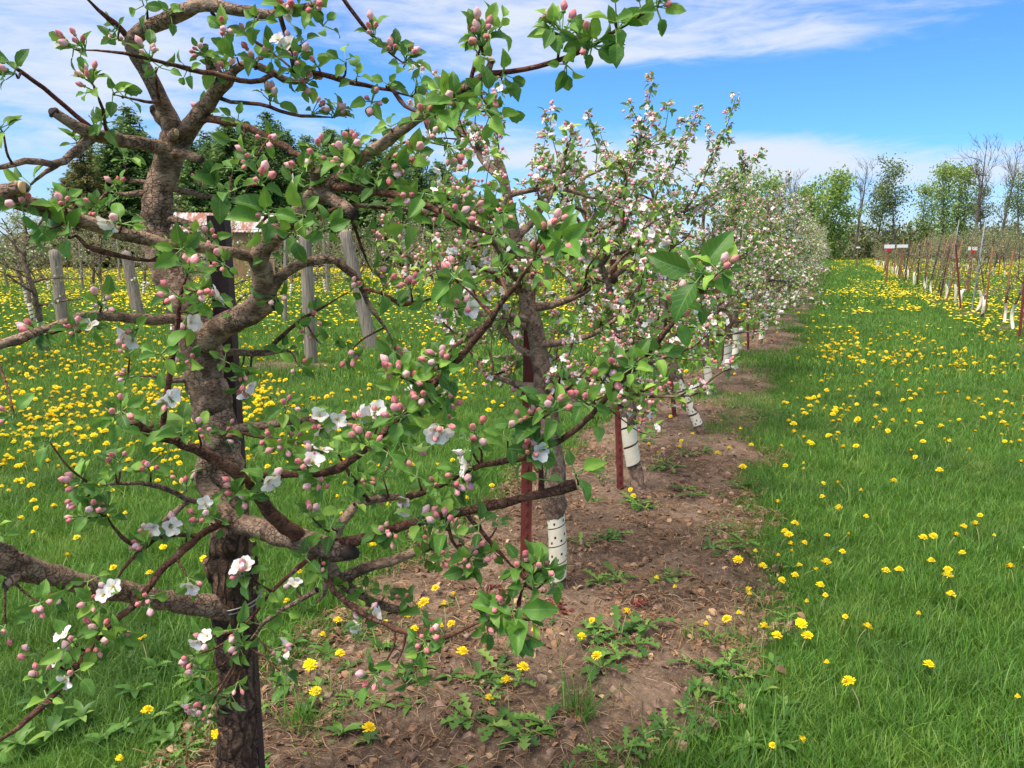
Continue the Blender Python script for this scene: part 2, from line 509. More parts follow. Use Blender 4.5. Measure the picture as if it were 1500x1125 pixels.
def soil_mat():
    m, N, b = new_mat('bare_soil')
    v = obj_vec(N)
    a = N.noise(v, 2.2, 5, .6); g = N.noise(v, 34, 6, .7); s = N.noise(v, 130, 3, .6)
    c = N.mix(N.ramp(a, .34, .66), rgb(76, 62, 53), rgb(130, 110, 95))
    c = N.mix(N.math('MULTIPLY', N.ramp(g, .5, .28), .0), c, c)
    c = N.mix(N.math('MULTIPLY', N.ramp(g, .48, .7), .65), c, rgb(158, 136, 116))
    c = N.mix(N.math('MULTIPLY', N.math('SUBTRACT', 1, N.ramp(g, .3, .46)), .7), c, rgb(58, 45, 38))
    c = N.mix(N.math('MULTIPLY', N.ramp(s, .58, .7), .35), c, rgb(200, 180, 160))
    N.t.links.new(c, b.inputs['Base Color']); b.inputs['Roughness'].default_value = .96; b.inputs['Specular IOR Level'].default_value = .12
    bump(N, b, N.math('ADD', g, N.math('MULTIPLY', s, .4)), .9, .014)
    return m


M['turf'] = ground_mat(); M['soil'] = soil_mat()
M['grass'] = leafy('grass_blade', rgb(56, 100, 30), rgb(96, 146, 44), rgb(146, 178, 74), .35, .45, young=.82, spec=.35, under=.08, patch=(rgb(50, 88, 40), rgb(140, 164, 72)))
M['weed'] = leafy('weed_leaf', rgb(58, 98, 40), rgb(94, 136, 56), rgb(128, 160, 76), .25, .45, spec=.35)
M['dand'] = simple('dandelion_yellow', rgb(250, 214, 6), rgb(254, 230, 20), 120, .6, 0)
M['dand_core'] = simple('dandelion_core', rgb(250, 204, 10), rgb(252, 216, 18), 150, .7, 0)
M['dstem'] = simple('dandelion_stem', rgb(128, 150, 84), rgb(156, 140, 104), 10, .6, 0)
M['straw'] = leafy('dry_straw', rgb(104, 78, 60), rgb(156, 122, 94), rgb(192, 164, 132), .05, .8)
M['clod'] = simple('soil_clod', rgb(96, 74, 62), rgb(164, 138, 120), 30, .95, .6, .01)
M['redweed'] = leafy('red_weed_leaf', rgb(96, 34, 36), rgb(122, 50, 46), rgb(140, 70, 58), .2, .5)
M['needle'] = leafy('conifer_needles', rgb(70, 100, 56), rgb(106, 138, 76), rgb(138, 162, 94), .3, .7, spec=.15)
M['needle_brown'] = leafy('larch_needles', rgb(98, 92, 60), rgb(124, 118, 74), rgb(146, 138, 88), .3, .7, spec=.15)
M['spring_leaf'] = leafy('spring_tree_leaf', rgb(98, 128, 54), rgb(142, 168, 78), rgb(178, 194, 106), .35, .6)
M['dark_leaf'] = leafy('dark_tree_leaf', rgb(78, 96, 56), rgb(112, 128, 72), rgb(144, 152, 92), .3, .6)
M['bare_bark'] = bark_mat('bare_tree_bark', rgb(86, 78, 72), rgb(124, 114, 106), rgb(104, 96, 90), scale=2)
M['brush'] = leafy('dry_brush', rgb(96, 82, 70), rgb(138, 120, 100), rgb(130, 130, 80), .1, .8)


# ================================================================ plant templates
def leaf_tmpl(nl, nw, length, width, fold, curl, rng, jitter=0.0, side=0.0, wave=0.0):
    """leaf lying along +X from the origin, upper face +Z"""
    t = np.linspace(0, 1, nl + 1)
    w = np.sin(pi * t ** .82) ** .8 * (1 - .12 * t); w[0] = .06; w[-1] = .02
    u = np.linspace(-1, 1, nw + 1)
    T_, U_ = np.meshgrid(t, u, indexing='ij')
    wid = w[:, None] * width / 2 * np.ones_like(U_)
    wid = wid * (1 + jitter * (rng.random(wid.shape) - .5) * (np.abs(U_) > .9))
    x = T_ * length; y = U_ * wid; z = np.abs(U_) ** 1.2 * wid * fold + wave * np.sin(T_ * 9 + U_ * 2) * wid
    ang = -curl * T_ ** 1.4
    x2 = np.cumsum(np.vstack([np.zeros(nw + 1), np.diff(T_, axis=0) * length * np.cos(ang[1:])]), 0)
    z2 = np.cumsum(np.vstack([np.zeros(nw + 1), np.diff(T_, axis=0) * length * np.sin(ang[1:])]), 0)
    V = np.stack([x2, y + side * T_ ** 2 * length, z2 + z], -1).reshape(-1, 3)
    i = np.arange(nl)[:, None] * (nw + 1) + np.arange(nw)[None]; i = i.ravel()
    Q = np.stack([i, i + nw + 1, i + nw + 2, i + 1], -1)
    uv = np.stack([(U_ + 1) / 2, T_], -1).reshape(-1, 2)
    return (V, [Q], [0], uv)


def ball_tmpl(ns, nr, r, length, pinch=.0, ridge=0.0, twist=0.0, mat=0):
    """bud standing along +Z, base at the origin"""
    V = [[0, 0, 0]]; UV = [[.5, 0]]
    for i in range(1, nr):
        t = i / nr; rr = r * (np.sin(pi * min(1, t ** (.85 + pinch) * (.97 + .03 * t)))) ** (.7 + .35 * t)
        for k in range(ns):
            a = 2 * pi * k / ns + twist * t
            q = rr * (1 + ridge * cos(5 * a))
            V.append([q * cos(a), q * sin(a), length * t]); UV.append([.5 + .5 * cos(5 * (2 * pi * k / ns)), t])
    V.append([0, 0, length]); V = np.array(V); UV = np.array(UV + [[.5, 1]])
    Q, Tt = [], []
    for k in range(ns):
        Tt.append((0, 1 + (k + 1) % ns, 1 + k))
        o = 1 + (nr - 2) * ns; Tt.append((len(V) - 1, o + k, o + (k + 1) % ns))
        for i in range(nr - 2):
            a, b = 1 + i * ns, 1 + (i + 1) * ns
            Q.append((a + k, a + (k + 1) % ns, b + (k + 1) % ns, b + k))
    Fs, ms = [np.array(Tt)], [mat]
    if Q: Fs.append(np.array(Q)); ms.append(mat)
    return (V, Fs, ms, UV)


def flower_tmpl(R, cup, n, rng, detail=3, mat=0, npet=5):
    """open apple flower facing +Z"""
    V, F = [], []; base = 0
    for p in range(npet):
        a = 2 * pi * p / 5 + rng.normal() * .1; c = cup + rng.normal() * .15; Lr = R * (1 + rng.normal() * .08)
        L, Wd = [], []
        for i in range(detail + 1):
            t = i / detail
            wd = .5 * Lr * (sin(pi * min(.97, t ** .8 * .86 + .06)) ** .7) * .92
            el = c * (1 - .5 * t)
            for u in (-1, -.4, .4, 1) if detail > 2 else (-1, 1):
                x = Lr * (.1 + .9 * t) * cos(el * .9); z = Lr * t * sin(el) + abs(u) ** 2 * wd * .35
                y = u * wd
                V.append([x * cos(a) - y * sin(a), x * sin(a) + y * cos(a), z])
        k = 4 if detail > 2 else 2
        for i in range(detail):
            for j in range(k - 1):
                o = base + i * k + j; F.append((o, o + k, o + k + 1, o + 1))
        base = len(V)
    return (np.array(V), [np.array(F)], [mat], None)


rng0 = np.random.default_rng(7)
LEAF_HD = [leaf_tmpl(8, 6, 1,   .52 + .12 * rng0.random(), .22 + .5 * rng0.random(), .2 + rng0.random() * 1.1, rng0, .32, rng0.normal() * .1, .06 + .06 * rng0.random()) for _ in range(10)]
LEAF_MD = [leaf_tmpl(4, 2, 1, .58, .25 + .4 * rng0.random(), .2 + rng0.random() * .9, rng0) for _ in range(6)]
LEAF_LO = [leaf_tmpl(2, 2, 1, .6, .5, .6, rng0), leaf_tmpl(2, 2, 1, .6, .3, .2, rng0)]


def stemseg(mb, a, b, r0, r1, mat, k=5, sag=0.0):
    m = (a + b) / 2 + np.array([0, 0, sag])
    tube(mb, catmull([a, m, b], 5), np.linspace(r0, r1, 5), k, mat, caps=(False, False))


def hd_cluster(rng, typ, size=1.0):
    """leaf cluster mesh data and blossom mesh data for one spur, growing along +Z from the origin"""
    lf, bl = MB(), MB()
    nleaf = {'B': rng.integers(4, 7), 'F': rng.integers(4, 7), 'L': rng.integers(4, 7), 'T': rng.integers(5, 8)}[typ]
    for i in range(nleaf):
        a = i * 2.4 + rng.normal() * .35; elv = rng.uniform(-.2, 1.15) if typ != 'T' else rng.uniform(.1, 1.2)
        d = np.array([cos(a) * cos(elv), sin(a) * cos(elv), sin(elv)])
        L = rng.uniform(.020, .044) * size * (1.5 if typ == 'T' else 1); pet = rng.uniform(.008, .022) * size
        b0 = np.array([0, 0, rng.uniform(-.004, .012)]); p = b0 + d * pet
        stemseg(lf, b0, p, .0013, .001, 1, 4)
        up = norm(np.array([-cos(a) * sin(elv), -sin(a) * sin(elv), cos(elv)]) + rng.normal(size=3) * .35)
        y = norm(np.cross(up, d)); z = np.cross(d, y)
        R = np.stack([d, y, z], -1) * L
        place(lf, LEAF_HD[rng.integers(len(LEAF_HD))], R[None], p[None])
    nb = {'B': rng.integers(2, 5), 'F': rng.integers(1, 4), 'L': 0, 'T': rng.integers(0, 3)}[typ]
    nf = {'B': 0, 'F': rng.integers(1, 3), 'L': 0, 'T': 0}[typ]
    for i in range(nb + nf):
        a = i * 2.4 + rng.random() * 1.2; th = rng.uniform(.10, .72)
        d = np.array([cos(a) * sin(th), sin(a) * sin(th), cos(th)])
        L = rng.uniform(.016, .030) * size; p = d * L
        stemseg(bl, np.zeros(3), p, .0011, .0012, 1, 4, -.002)
        R = basis(d[None], rng)
        if i < nb:
            big = rng.random()
            r = (.0043 + .0027 * big) * size
            cup = ball_tmpl(6, 3, r * .72, r * 1.35); place(bl, cup, R, (p - d * r * .2)[None], mat=1)
            bud = ball_tmpl(10, 8, r, r * rng.uniform(3.1, 3.9), .22, .10, 1.2)
            place(bl, bud, R, (p + d * r * .25)[None], mat=2 if big > .72 else 0)
        else:
            cup = ball_tmpl(6, 3, .003, .006); place(bl, cup, R, (p - d * .003)[None], mat=1)
            R2 = basis(norm(d + rng.normal(size=3) * .3)[None], rng)
            place(bl, flower_tmpl(.022 * size * rng.uniform(.85, 1.1), rng.choice([.35, .8, 1.15]), 5, rng), R2, (p + d * .002)[None], mat=3)
            for s in range(9):
                q = norm(d + rng.normal(size=3) * .45); tube(bl, [p + d * .002, p + q * .009], [.0004, .0009], 4, 4)
    return lf, bl


CL_MATS_L = [M['leaf'], M['pedicel']]
CL_MATS_B = [M['bud'], M['pedicel'], M['bud_open'], M['petal'], M['stamen']]


def catmull_len(p0, p1, p2, n): return catmull(np.array([p0, p1, p2]), n)


# ================================================================ the setting
def ground():
    mb = MB()
    xs = np.concatenate([np.linspace(-900, -40, 12)[:-1], np.linspace(-40, 40, 90), np.linspace(40, 900, 12)[1:]])
    ys = np.concatenate([np.linspace(-60, -6, 5)[:-1], np.linspace(-6, 60, 90), np.linspace(60, 1600, 18)[1:]])
    X, Y = np.meshgrid(xs, ys, indexing='ij')
    Z = (fbm(X * .6, Y * .6, 3) - .5) * .05 * np.exp(-np.hypot(X, Y) / 60)
    Z -= .03
    nx, ny = len(xs), len(ys)
    i = (np.arange(nx - 1)[:, None] * ny + np.arange(ny - 1)[None]).ravel()
    mb.add(np.stack([X, Y, Z], -1).reshape(-1, 3), np.stack([i, i + ny, i + ny + 1, i + 1], -1))
    o = mb.build('ground', M['turf']); tag(o, kind='structure')


def strip_edges(Y):
    """left and right edge of the bare soil under the main row"""
    l = -1.95 + .5 * (fbm(Y * .8, Y * 0 + 3.3, 5) - .5) + .3 * (fbm(Y * 3, Y * 0 + 8, 6) - .5) + np.clip(Y - 7, 0, 8) * .06
    r = -.26 + .45 * (fbm(Y * .9, Y * 0 + 1.3, 15) - .5) + .55 * (fbm(Y * 3.5, Y * 0 + 2, 16) - .5) - np.clip(Y - 5, 0, 6) * .025
    return l, r


def soil_h(X, Y):
    return .016 + (fbm(X * 2.2, Y * 2.2, 21) - .5) * .035 + (fbm(X * 11, Y * 11, 22, 3) - .5) * .034


def soil_strip():
    mb = MB()
    for y0, y1, ny, nx in ((-1.5, 9, 420, 64), (9, 70, 300, 16)):
        Yl = np.linspace(y0, y1, ny); l, r = strip_edges(Yl)
        t = np.linspace(0, 1, nx)
        X = l[:, None] * (1 - t) + r[:, None] * t; Y = Yl[:, None] * np.ones_like(X)
        e = np.clip(np.minimum(t, 1 - t) * 7, 0, 1)[None]
        Z = soil_h(X, Y) * e - .05 * (1 - e)
        i = (np.arange(ny - 1)[:, None] * nx + np.arange(nx - 1)[None]).ravel()
        mb.add(np.stack([X, Y, Z], -1).reshape(-1, 3), np.stack([i, i + 1, i + nx + 1, i + nx], -1))
    # worn soil patches round the stakes of the right-hand row and the posts on the left
    rng = np.random.default_rng(5)
    for cx, cyy, a, b in [(3.0, 21, .5, 1.6), (3.1, 14.3, .45, .8), (3.0, 27, .4, 2), (-6.7, 8.4, .7, .5), (-6.7, 10.4, .4, .4), (3.2, 17.5, .3, .5)]:
        k = 28; an = np.linspace(0, 2 * pi, k, endpoint=False)
        rr = 1 + .35 * (rng.random(k) - .5)
        ring = np.stack([cx + a * rr * np.cos(an), cyy + b * rr * np.sin(an), np.full(k, -.03)], -1)
        ring2 = np.stack([cx + .7 * a * rr * np.cos(an), cyy + .7 * b * rr * np.sin(an), np.full(k, .03)], -1)
        V = np.vstack([ring, ring2, [[cx, cyy, .04]]])
        q = np.arange(k); q2 = (q + 1) % k
        mb.add(V, [np.stack([q, q2, q2 + k, q + k], -1), np.stack([q + k, q2 + k, np.full(k, 2 * k)], -1)])
    o = mb.build('soil_strip', M['soil']); tag(o, kind='structure')


ground(); soil_strip()


# ---------------------------------------------------------------- geometry-node scatter for things nobody could count
def scatter(name, templates, pts, rot, scl, idx, label):
    lib = bpy.data.collections.new(name + '_kinds')
    for i, (mb, mats) in enumerate(templates):
        o = bpy.data.objects.new(f'{name}_kind', mb.mesh(name + '_kind', mats)); lib.objects.link(o)
    me = bpy.data.meshes.new(name); n = len(pts)
    me.vertices.add(n); me.vertices.foreach_set('co', np.asarray(pts, np.float32).ravel())
    a = me.attributes.new('rot', 'FLOAT_VECTOR', 'POINT'); a.data.foreach_set('vector', np.asarray(rot, np.float32).ravel())
    a = me.attributes.new('scl', 'FLOAT_VECTOR', 'POINT'); a.data.foreach_set('vector', np.asarray(scl, np.float32).ravel())
    a = me.attributes.new('idx', 'INT', 'POINT'); a.data.foreach_set('value', np.asarray(idx, np.int32))
    o = link(name, me)
    g = bpy.data.node_groups.new(name, 'GeometryNodeTree')
    g.interface.new_socket('Geometry', in_out='INPUT', socket_type='NodeSocketGeometry')
    g.interface.new_socket('Geometry', in_out='OUTPUT', socket_type='NodeSocketGeometry')
    gi, go = g.nodes.new('NodeGroupInput'), g.nodes.new('NodeGroupOutput')
    iop = g.nodes.new('GeometryNodeInstanceOnPoints'); ci = g.nodes.new('GeometryNodeCollectionInfo')
    ci.inputs[0].default_value = lib; ci.inputs[1].default_value = True; ci.inputs[2].default_value = True

    def attr(nm, t):
        q = g.nodes.new('GeometryNodeInputNamedAttribute'); q.data_type = t; q.inputs[0].default_value = nm; return q.outputs[0]
    e2r = g.nodes.new('FunctionNodeEulerToRotation')
    g.links.new(attr('rot', 'FLOAT_VECTOR'), e2r.inputs[0])
    g.links.new(gi.outputs[0], iop.inputs['Points']); g.links.new(ci.outputs[0], iop.inputs['Instance'])
    iop.inputs['Pick Instance'].default_value = True
    g.links.new(attr('idx', 'INT'), iop.inputs['Instance Index']); g.links.new(e2r.outputs[0], iop.inputs['Rotation'])
    g.links.new(attr('scl', 'FLOAT_VECTOR'), iop.inputs['Scale'])
    g.links.new(iop.outputs[0], go.inputs[0])
    md = o.modifiers.new('scatter', 'NODES'); md.node_group = g
    tag(o, label, kind='stuff')
    return o


def in_view(n, d0, d1, rng, margin=1.25, side=.8):
    """n random ground points in the wedge the camera sees, with some to spare at the sides; uniform per area"""
    d = np.sqrt(rng.random(n) * (d1 ** 2 - d0 ** 2) + d0 ** 2)
    hw = d * .6655 * margin + side
    s = (rng.random(n) * 2 - 1) * (d1 * .6655 * margin + side)
    k = np.abs(s) < hw; d, s = d[k], s[k]
    return np.stack(to_row(s, d), -1)


def wedge_pts(density, d0, d1, rng, margin=1.22, side=.8):
    area = (d1 - d0) * 2 * (d1 * .6655 * margin + side)
    n = int(area * density)
    d = d0 + rng.random(n) * (d1 - d0); s = (rng.random(n) * 2 - 1) * (d1 * .6655 * margin + side)
    k = np.abs(s) < d * .6655 * margin + side
    return np.stack(to_row(s[k], d[k]), -1)


def soil_mask(X, Y):
    """1 on the bare soil strip, 0 on turf, soft edges"""
    l, r = strip_edges(Y)
    e = np.minimum(X - l, r - X)
    br = np.clip((fbm(X * .8 + 5, Y * .55, 77) - .50) / .10, 0, 1) * np.clip((Y - 5) / 4, 0, 1)
    return np.clip(e / .22 + .35, 0, 1) * (Y < 70) * (1 - br)


def blade_patch(rng, n, rad, h0, h1, w, lean=.5, nseg=3):
    mb = MB()
    r = rad * np.sqrt(rng.random(n)); a = rng.random(n) * 2 * pi
    base = np.stack([r * np.cos(a), r * np.sin(a), np.full(n, -.01)], -1)
    h = rng.uniform(h0, h1, n); az = rng.random(n) * 2 * pi; ln = np.abs(rng.normal(size=n)) * lean + .12
    dirv = np.stack([np.cos(az), np.sin(az), np.zeros(n)], -1); sidev = np.stack([-np.sin(az), np.cos(az), np.zeros(n)], -1)
    tw = rng.normal(size=n) * .5; sidev = norm(sidev + dirv * tw[:, None])
    ww = w * rng.uniform(.6, 1.3, n)
    rows = []
    for i in range(nseg + 1):
        t = i / nseg
        c = base + np.array([0, 0, 1.]) * (h * (t - .22 * ln * t * t))[:, None] + dirv * (h * ln * t ** 1.8)[:, None]
        wd = (ww * (1 - t ** 1.5))[:, None] * .5
        if i < nseg: rows += [c - sidev * wd, c + sidev * wd]
        else: rows += [c]
    V = np.stack(rows, 1); k = V.shape[1]
    o = np.arange(n) * k
    Q = np.concatenate([np.stack([o + 2 * i, o + 2 * i + 1, o + 2 * i + 3, o + 2 * i + 2], -1) for i in range(nseg - 1)])
    Tt = np.stack([o + 2 * nseg - 2, o + 2 * nseg - 1, o + 2 * nseg], -1)
    mb.add(V.reshape(-1, 3), [Q, Tt])
    return mb


def grass():
    rng = np.random.default_rng(11)
    tm = []
    for k in range(4): tm.append((blade_patch(rng, 70, .10, .035, .085, .0042, .6), [M['grass']]))       # near turf
    for k in range(2): tm.append((blade_patch(rng, 40, .08, .08, .17, .0050, .5), [M['grass']]))          # longer tufts
    for k in range(3): tm.append((blade_patch(rng, 70, .22, .05, .10, .0095, .6, 2), [M['grass']]))       # middle distance
    for k in range(3): tm.append((blade_patch(rng, 70, .55, .06, .13, .026, .6, 2), [M['grass']]))        # far
    P_, I_, S_ = [], [], []

    def zone(dens, d0, d1, kinds, s0, s1, keep_soil=.0):
        p = wedge_pts(dens, d0, d1, rng)
        m = soil_mask(p[:, 0], p[:, 1])
        tuft = fbm(p[:, 0] * .9, p[:, 1] * .9, 31)
        keep = rng.random(len(p)) > np.clip(m * (1.06 - keep_soil), 0, 1)
        p, tuft = p[keep], tuft[keep]
        P_.append(p); I_.append(rng.choice(kinds, len(p)))
        S_.append(rng.uniform(s0, s1, len(p)) * (.72 + .6 * tuft))
    zone(230, .5, 4.5, [0, 1, 2, 3], .8, 1.15, .03)
    zone(14, .5, 6, [4, 5], .7, 1.2, .02)
    zone(130, 4.5, 9, [0, 1, 2, 3], .95, 1.4, .02)
    zone(26, 9, 20, [6, 7, 8], .9, 1.5)
    zone(5, 20, 48, [9, 10, 11], .8, 1.3)
    zone(1.6, 48, 110, [9, 10, 11], 1.0, 1.6)
    q = wedge_pts(60, 1.4, 9, rng); l, r = strip_edges(q[:, 1]); e = np.minimum(np.abs(q[:, 0] - l), np.abs(q[:, 0] - r))
    q = q[rng.random(len(q)) < .75 * np.exp(-(e / .14) ** 2) * (fbm(q[:, 0] * 3, q[:, 1] * 3, 71) > .47)]
    P_.append(q); I_.append(rng.choice([4, 5], len(q))); S_.append(rng.uniform(.45, .95, len(q)))
    p = np.concatenate(P_); idx = np.concatenate(I_); s = np.concatenate(S_)
    n = len(p); rot = np.stack([rng.normal(size=n) * .08, rng.normal(size=n) * .08, rng.random(n) * 6.28], -1)
    pts = np.column_stack([p, np.full(n, -.01)])
    scl = np.stack([s, s, s * rng.uniform(.8, 1.25, n)], -1)
    o = scatter('grass', tm, pts, rot, scl, idx, 'green mown grass with longer tufts between the tree rows')
    print('grass instances', n)


grass()


# ---------------------------------------------------------------- dandelions
def dandelion_head(rng, mb, c, nrm, R, layers=3, ray=26):
    Rm = basis(np.array([nrm]), rng)[0]
    n = 0
    for l in range(layers):
        k = ray - l * 5; rr = R * (1 - .24 * l); el = .12 + .42 * l
        a = np.arange(k) * 2 * pi / k + rng.random() + rng.normal(size=k) * .06
        L = rr * rng.uniform(.85, 1.08, k); e = el + rng.normal(size=k) * .12
        d = np.stack([np.cos(a) * np.cos(e), np.sin(a) * np.cos(e), np.sin(e)], -1); sd_ = np.stack([-np.sin(a), np.cos(a), 0 * a], -1)
        w = rr * .11
        z0 = np.array([0, 0, .004 * l])
        V = np.stack([z0 + d * .1 * rr - sd_ * w * .4, z0 + d * .1 * rr + sd_ * w * .4, z0 + d * L[:, None] + sd_ * w, z0 + d * L[:, None] - sd_ * w], 1)
        o = np.arange(k) * 4
        mb.add(V.reshape(-1, 3) @ Rm.T + c, np.stack([o, o + 1, o + 2, o + 3], -1), 0, False)
    cb = ball_tmpl(8, 4, R * .42, R * .42)
    place(mb, cb, Rm[None], (c - nrm * .002)[None], mat=1)
    cal = ball_tmpl(6, 3, R * .32, R * .55)
    place(mb, cal, Rm[None], (c - nrm * R * .45)[None], mat=2)


def dandelion_parts(rng, R=.021, h=.09):
    lean = rng.normal(size=2) * .02
    c = np.array([lean[0], lean[1], h]); nrm = norm(np.array([lean[0] * 6, lean[1] * 6, 1.0]) + rng.normal(size=3) * .2)
    hd = MB(); dandelion_head(rng, hd, c, nrm, R)
    st = MB(); tube(st, catmull([[0, 0, -.02], [lean[0] * .3, lean[1] * .3, h * .5], c - nrm * R * .35], 6), np.linspace(.0022, .0018, 6), 5, 0)
    return hd, st


DMATS = [M['dand'], M['dand_core'], M['weed']]
# flowers read off the photograph one by one (head position in the picture)
DPX = [(889, 907), (910, 917), (851, 929), (798, 929), (786, 983), (720, 1021), (746, 1025), (983, 858), (968, 850), (562, 1064), (580, 1115), (185, 1112), (303, 1083),
       (693, 962), (891, 971), (645, 853), (675, 882), (598, 905), (583, 908), (606, 917), (640, 901), (652, 921), (653, 904), (654, 922), (675, 926), (579, 915), (505, 900), (433, 880), (448, 834),
       (457, 938), (455, 982), (452, 1000), (497, 952), (216, 955), (219, 1026), (346, 742), (16, 763), (118, 777), (245, 800), (297, 817), (219, 832), (1140, 773), (1143, 784), (1172, 785), (1165, 793),
       (1143, 803), (1112, 812), (1135, 810), (1117, 830), (1090, 831), (1180, 818), (1174, 828), (1164, 835), (1217, 820), (1213, 858), (1135, 845), (1120, 870), (1182, 876), (1202, 875), (1076, 896), (1081, 919), (1095, 870), (1038, 915),
       (1115, 939), (1137, 925), (1166, 917), (1174, 935), (1231, 906), (1255, 924), (1207, 963), (1379, 974), (1265, 1023), (1490, 1012), (1124, 1094), (1149, 1068), (1297, 830), (1318, 829), (1394, 866), (1399, 841), (1380, 833), (1410, 802), (1357, 791), (1387, 792), (1365, 815), (1413, 765), (1419, 772), (1437, 782), (1456, 782), (1488, 845), (1495, 797), (1445, 754),
       (1350, 896), (941, 660), (965, 665), (985, 663), (1045, 664), (1005, 640), (1012, 648), (920, 723), (935, 715), (1060, 618), (1080, 632), (1100, 650), (1135, 660), (1083, 690), (1065, 655), (1010, 597), (1030, 620)]
DP = [tuple(G(x, y, .075)) for x, y in DPX]


def dand_density(X, Y):
    d, s = fwd(X, Y)
    n1 = fbm(X * .5, Y * .5, 41); n2 = fbm(X * .16 + 9, Y * .16, 43)
    patch = np.clip((n1 - .44) / .16, 0, 1)
    soil = soil_mask(X, Y)
    alley = (X > -.4) & (X < 2.4); right = X >= 2.4; left = X < -1.7
    fr = np.clip((Y - 2) / 9, 0, 1)
    D = np.zeros_like(X)
    edge = np.exp(-((X - .12) / .33) ** 2)
    D = np.where(alley, (1.0 + edge * 9 * np.clip(Y / 4, .3, 1)) * (.6 + .5 * fr) + fr * patch * 26 + fr * 3, D)
    n3 = np.clip((fbm(X * .7, Y * .28, 47) - .47) / .10, 0, 1)
    D = np.where(alley & (Y > 11), .9 + 6 * np.clip((18 - Y) / 7, 0, 1) + n3 * 46 * (np.exp(-((X - .35) / .6) ** 2) + np.exp(-((X - 2.0) / .6) ** 2)) + n3 * 5, D)
    D = np.where(right, 2.0 + 3 * fr + 34 * np.clip((n1 - .47) / .12, 0, 1) * fr + 3 * fr * (Y > 11), D)
    fl = np.clip((d - 3.4) / 2.5, 0, 1)
    band = np.exp(-((d - 7.4) / 2.0) ** 2) * np.clip((-s - 1.2) / 1.2, 0, 1)
    D = np.where(left, .9 + fl * (2.5 + 20 * patch) + 80 * band * np.clip((n1 - .43) / .12, 0, 1), D)
    far = np.clip((d - 16) / 14, 0, 1)
    D = np.where(left, D + far * (6 + 42 * np.clip((n2 - .4) / .2, 0, 1)), D)
    D = D * (1 - .8 * soil) + soil * (.35 + 1.5 * (Y > 9))
    return D


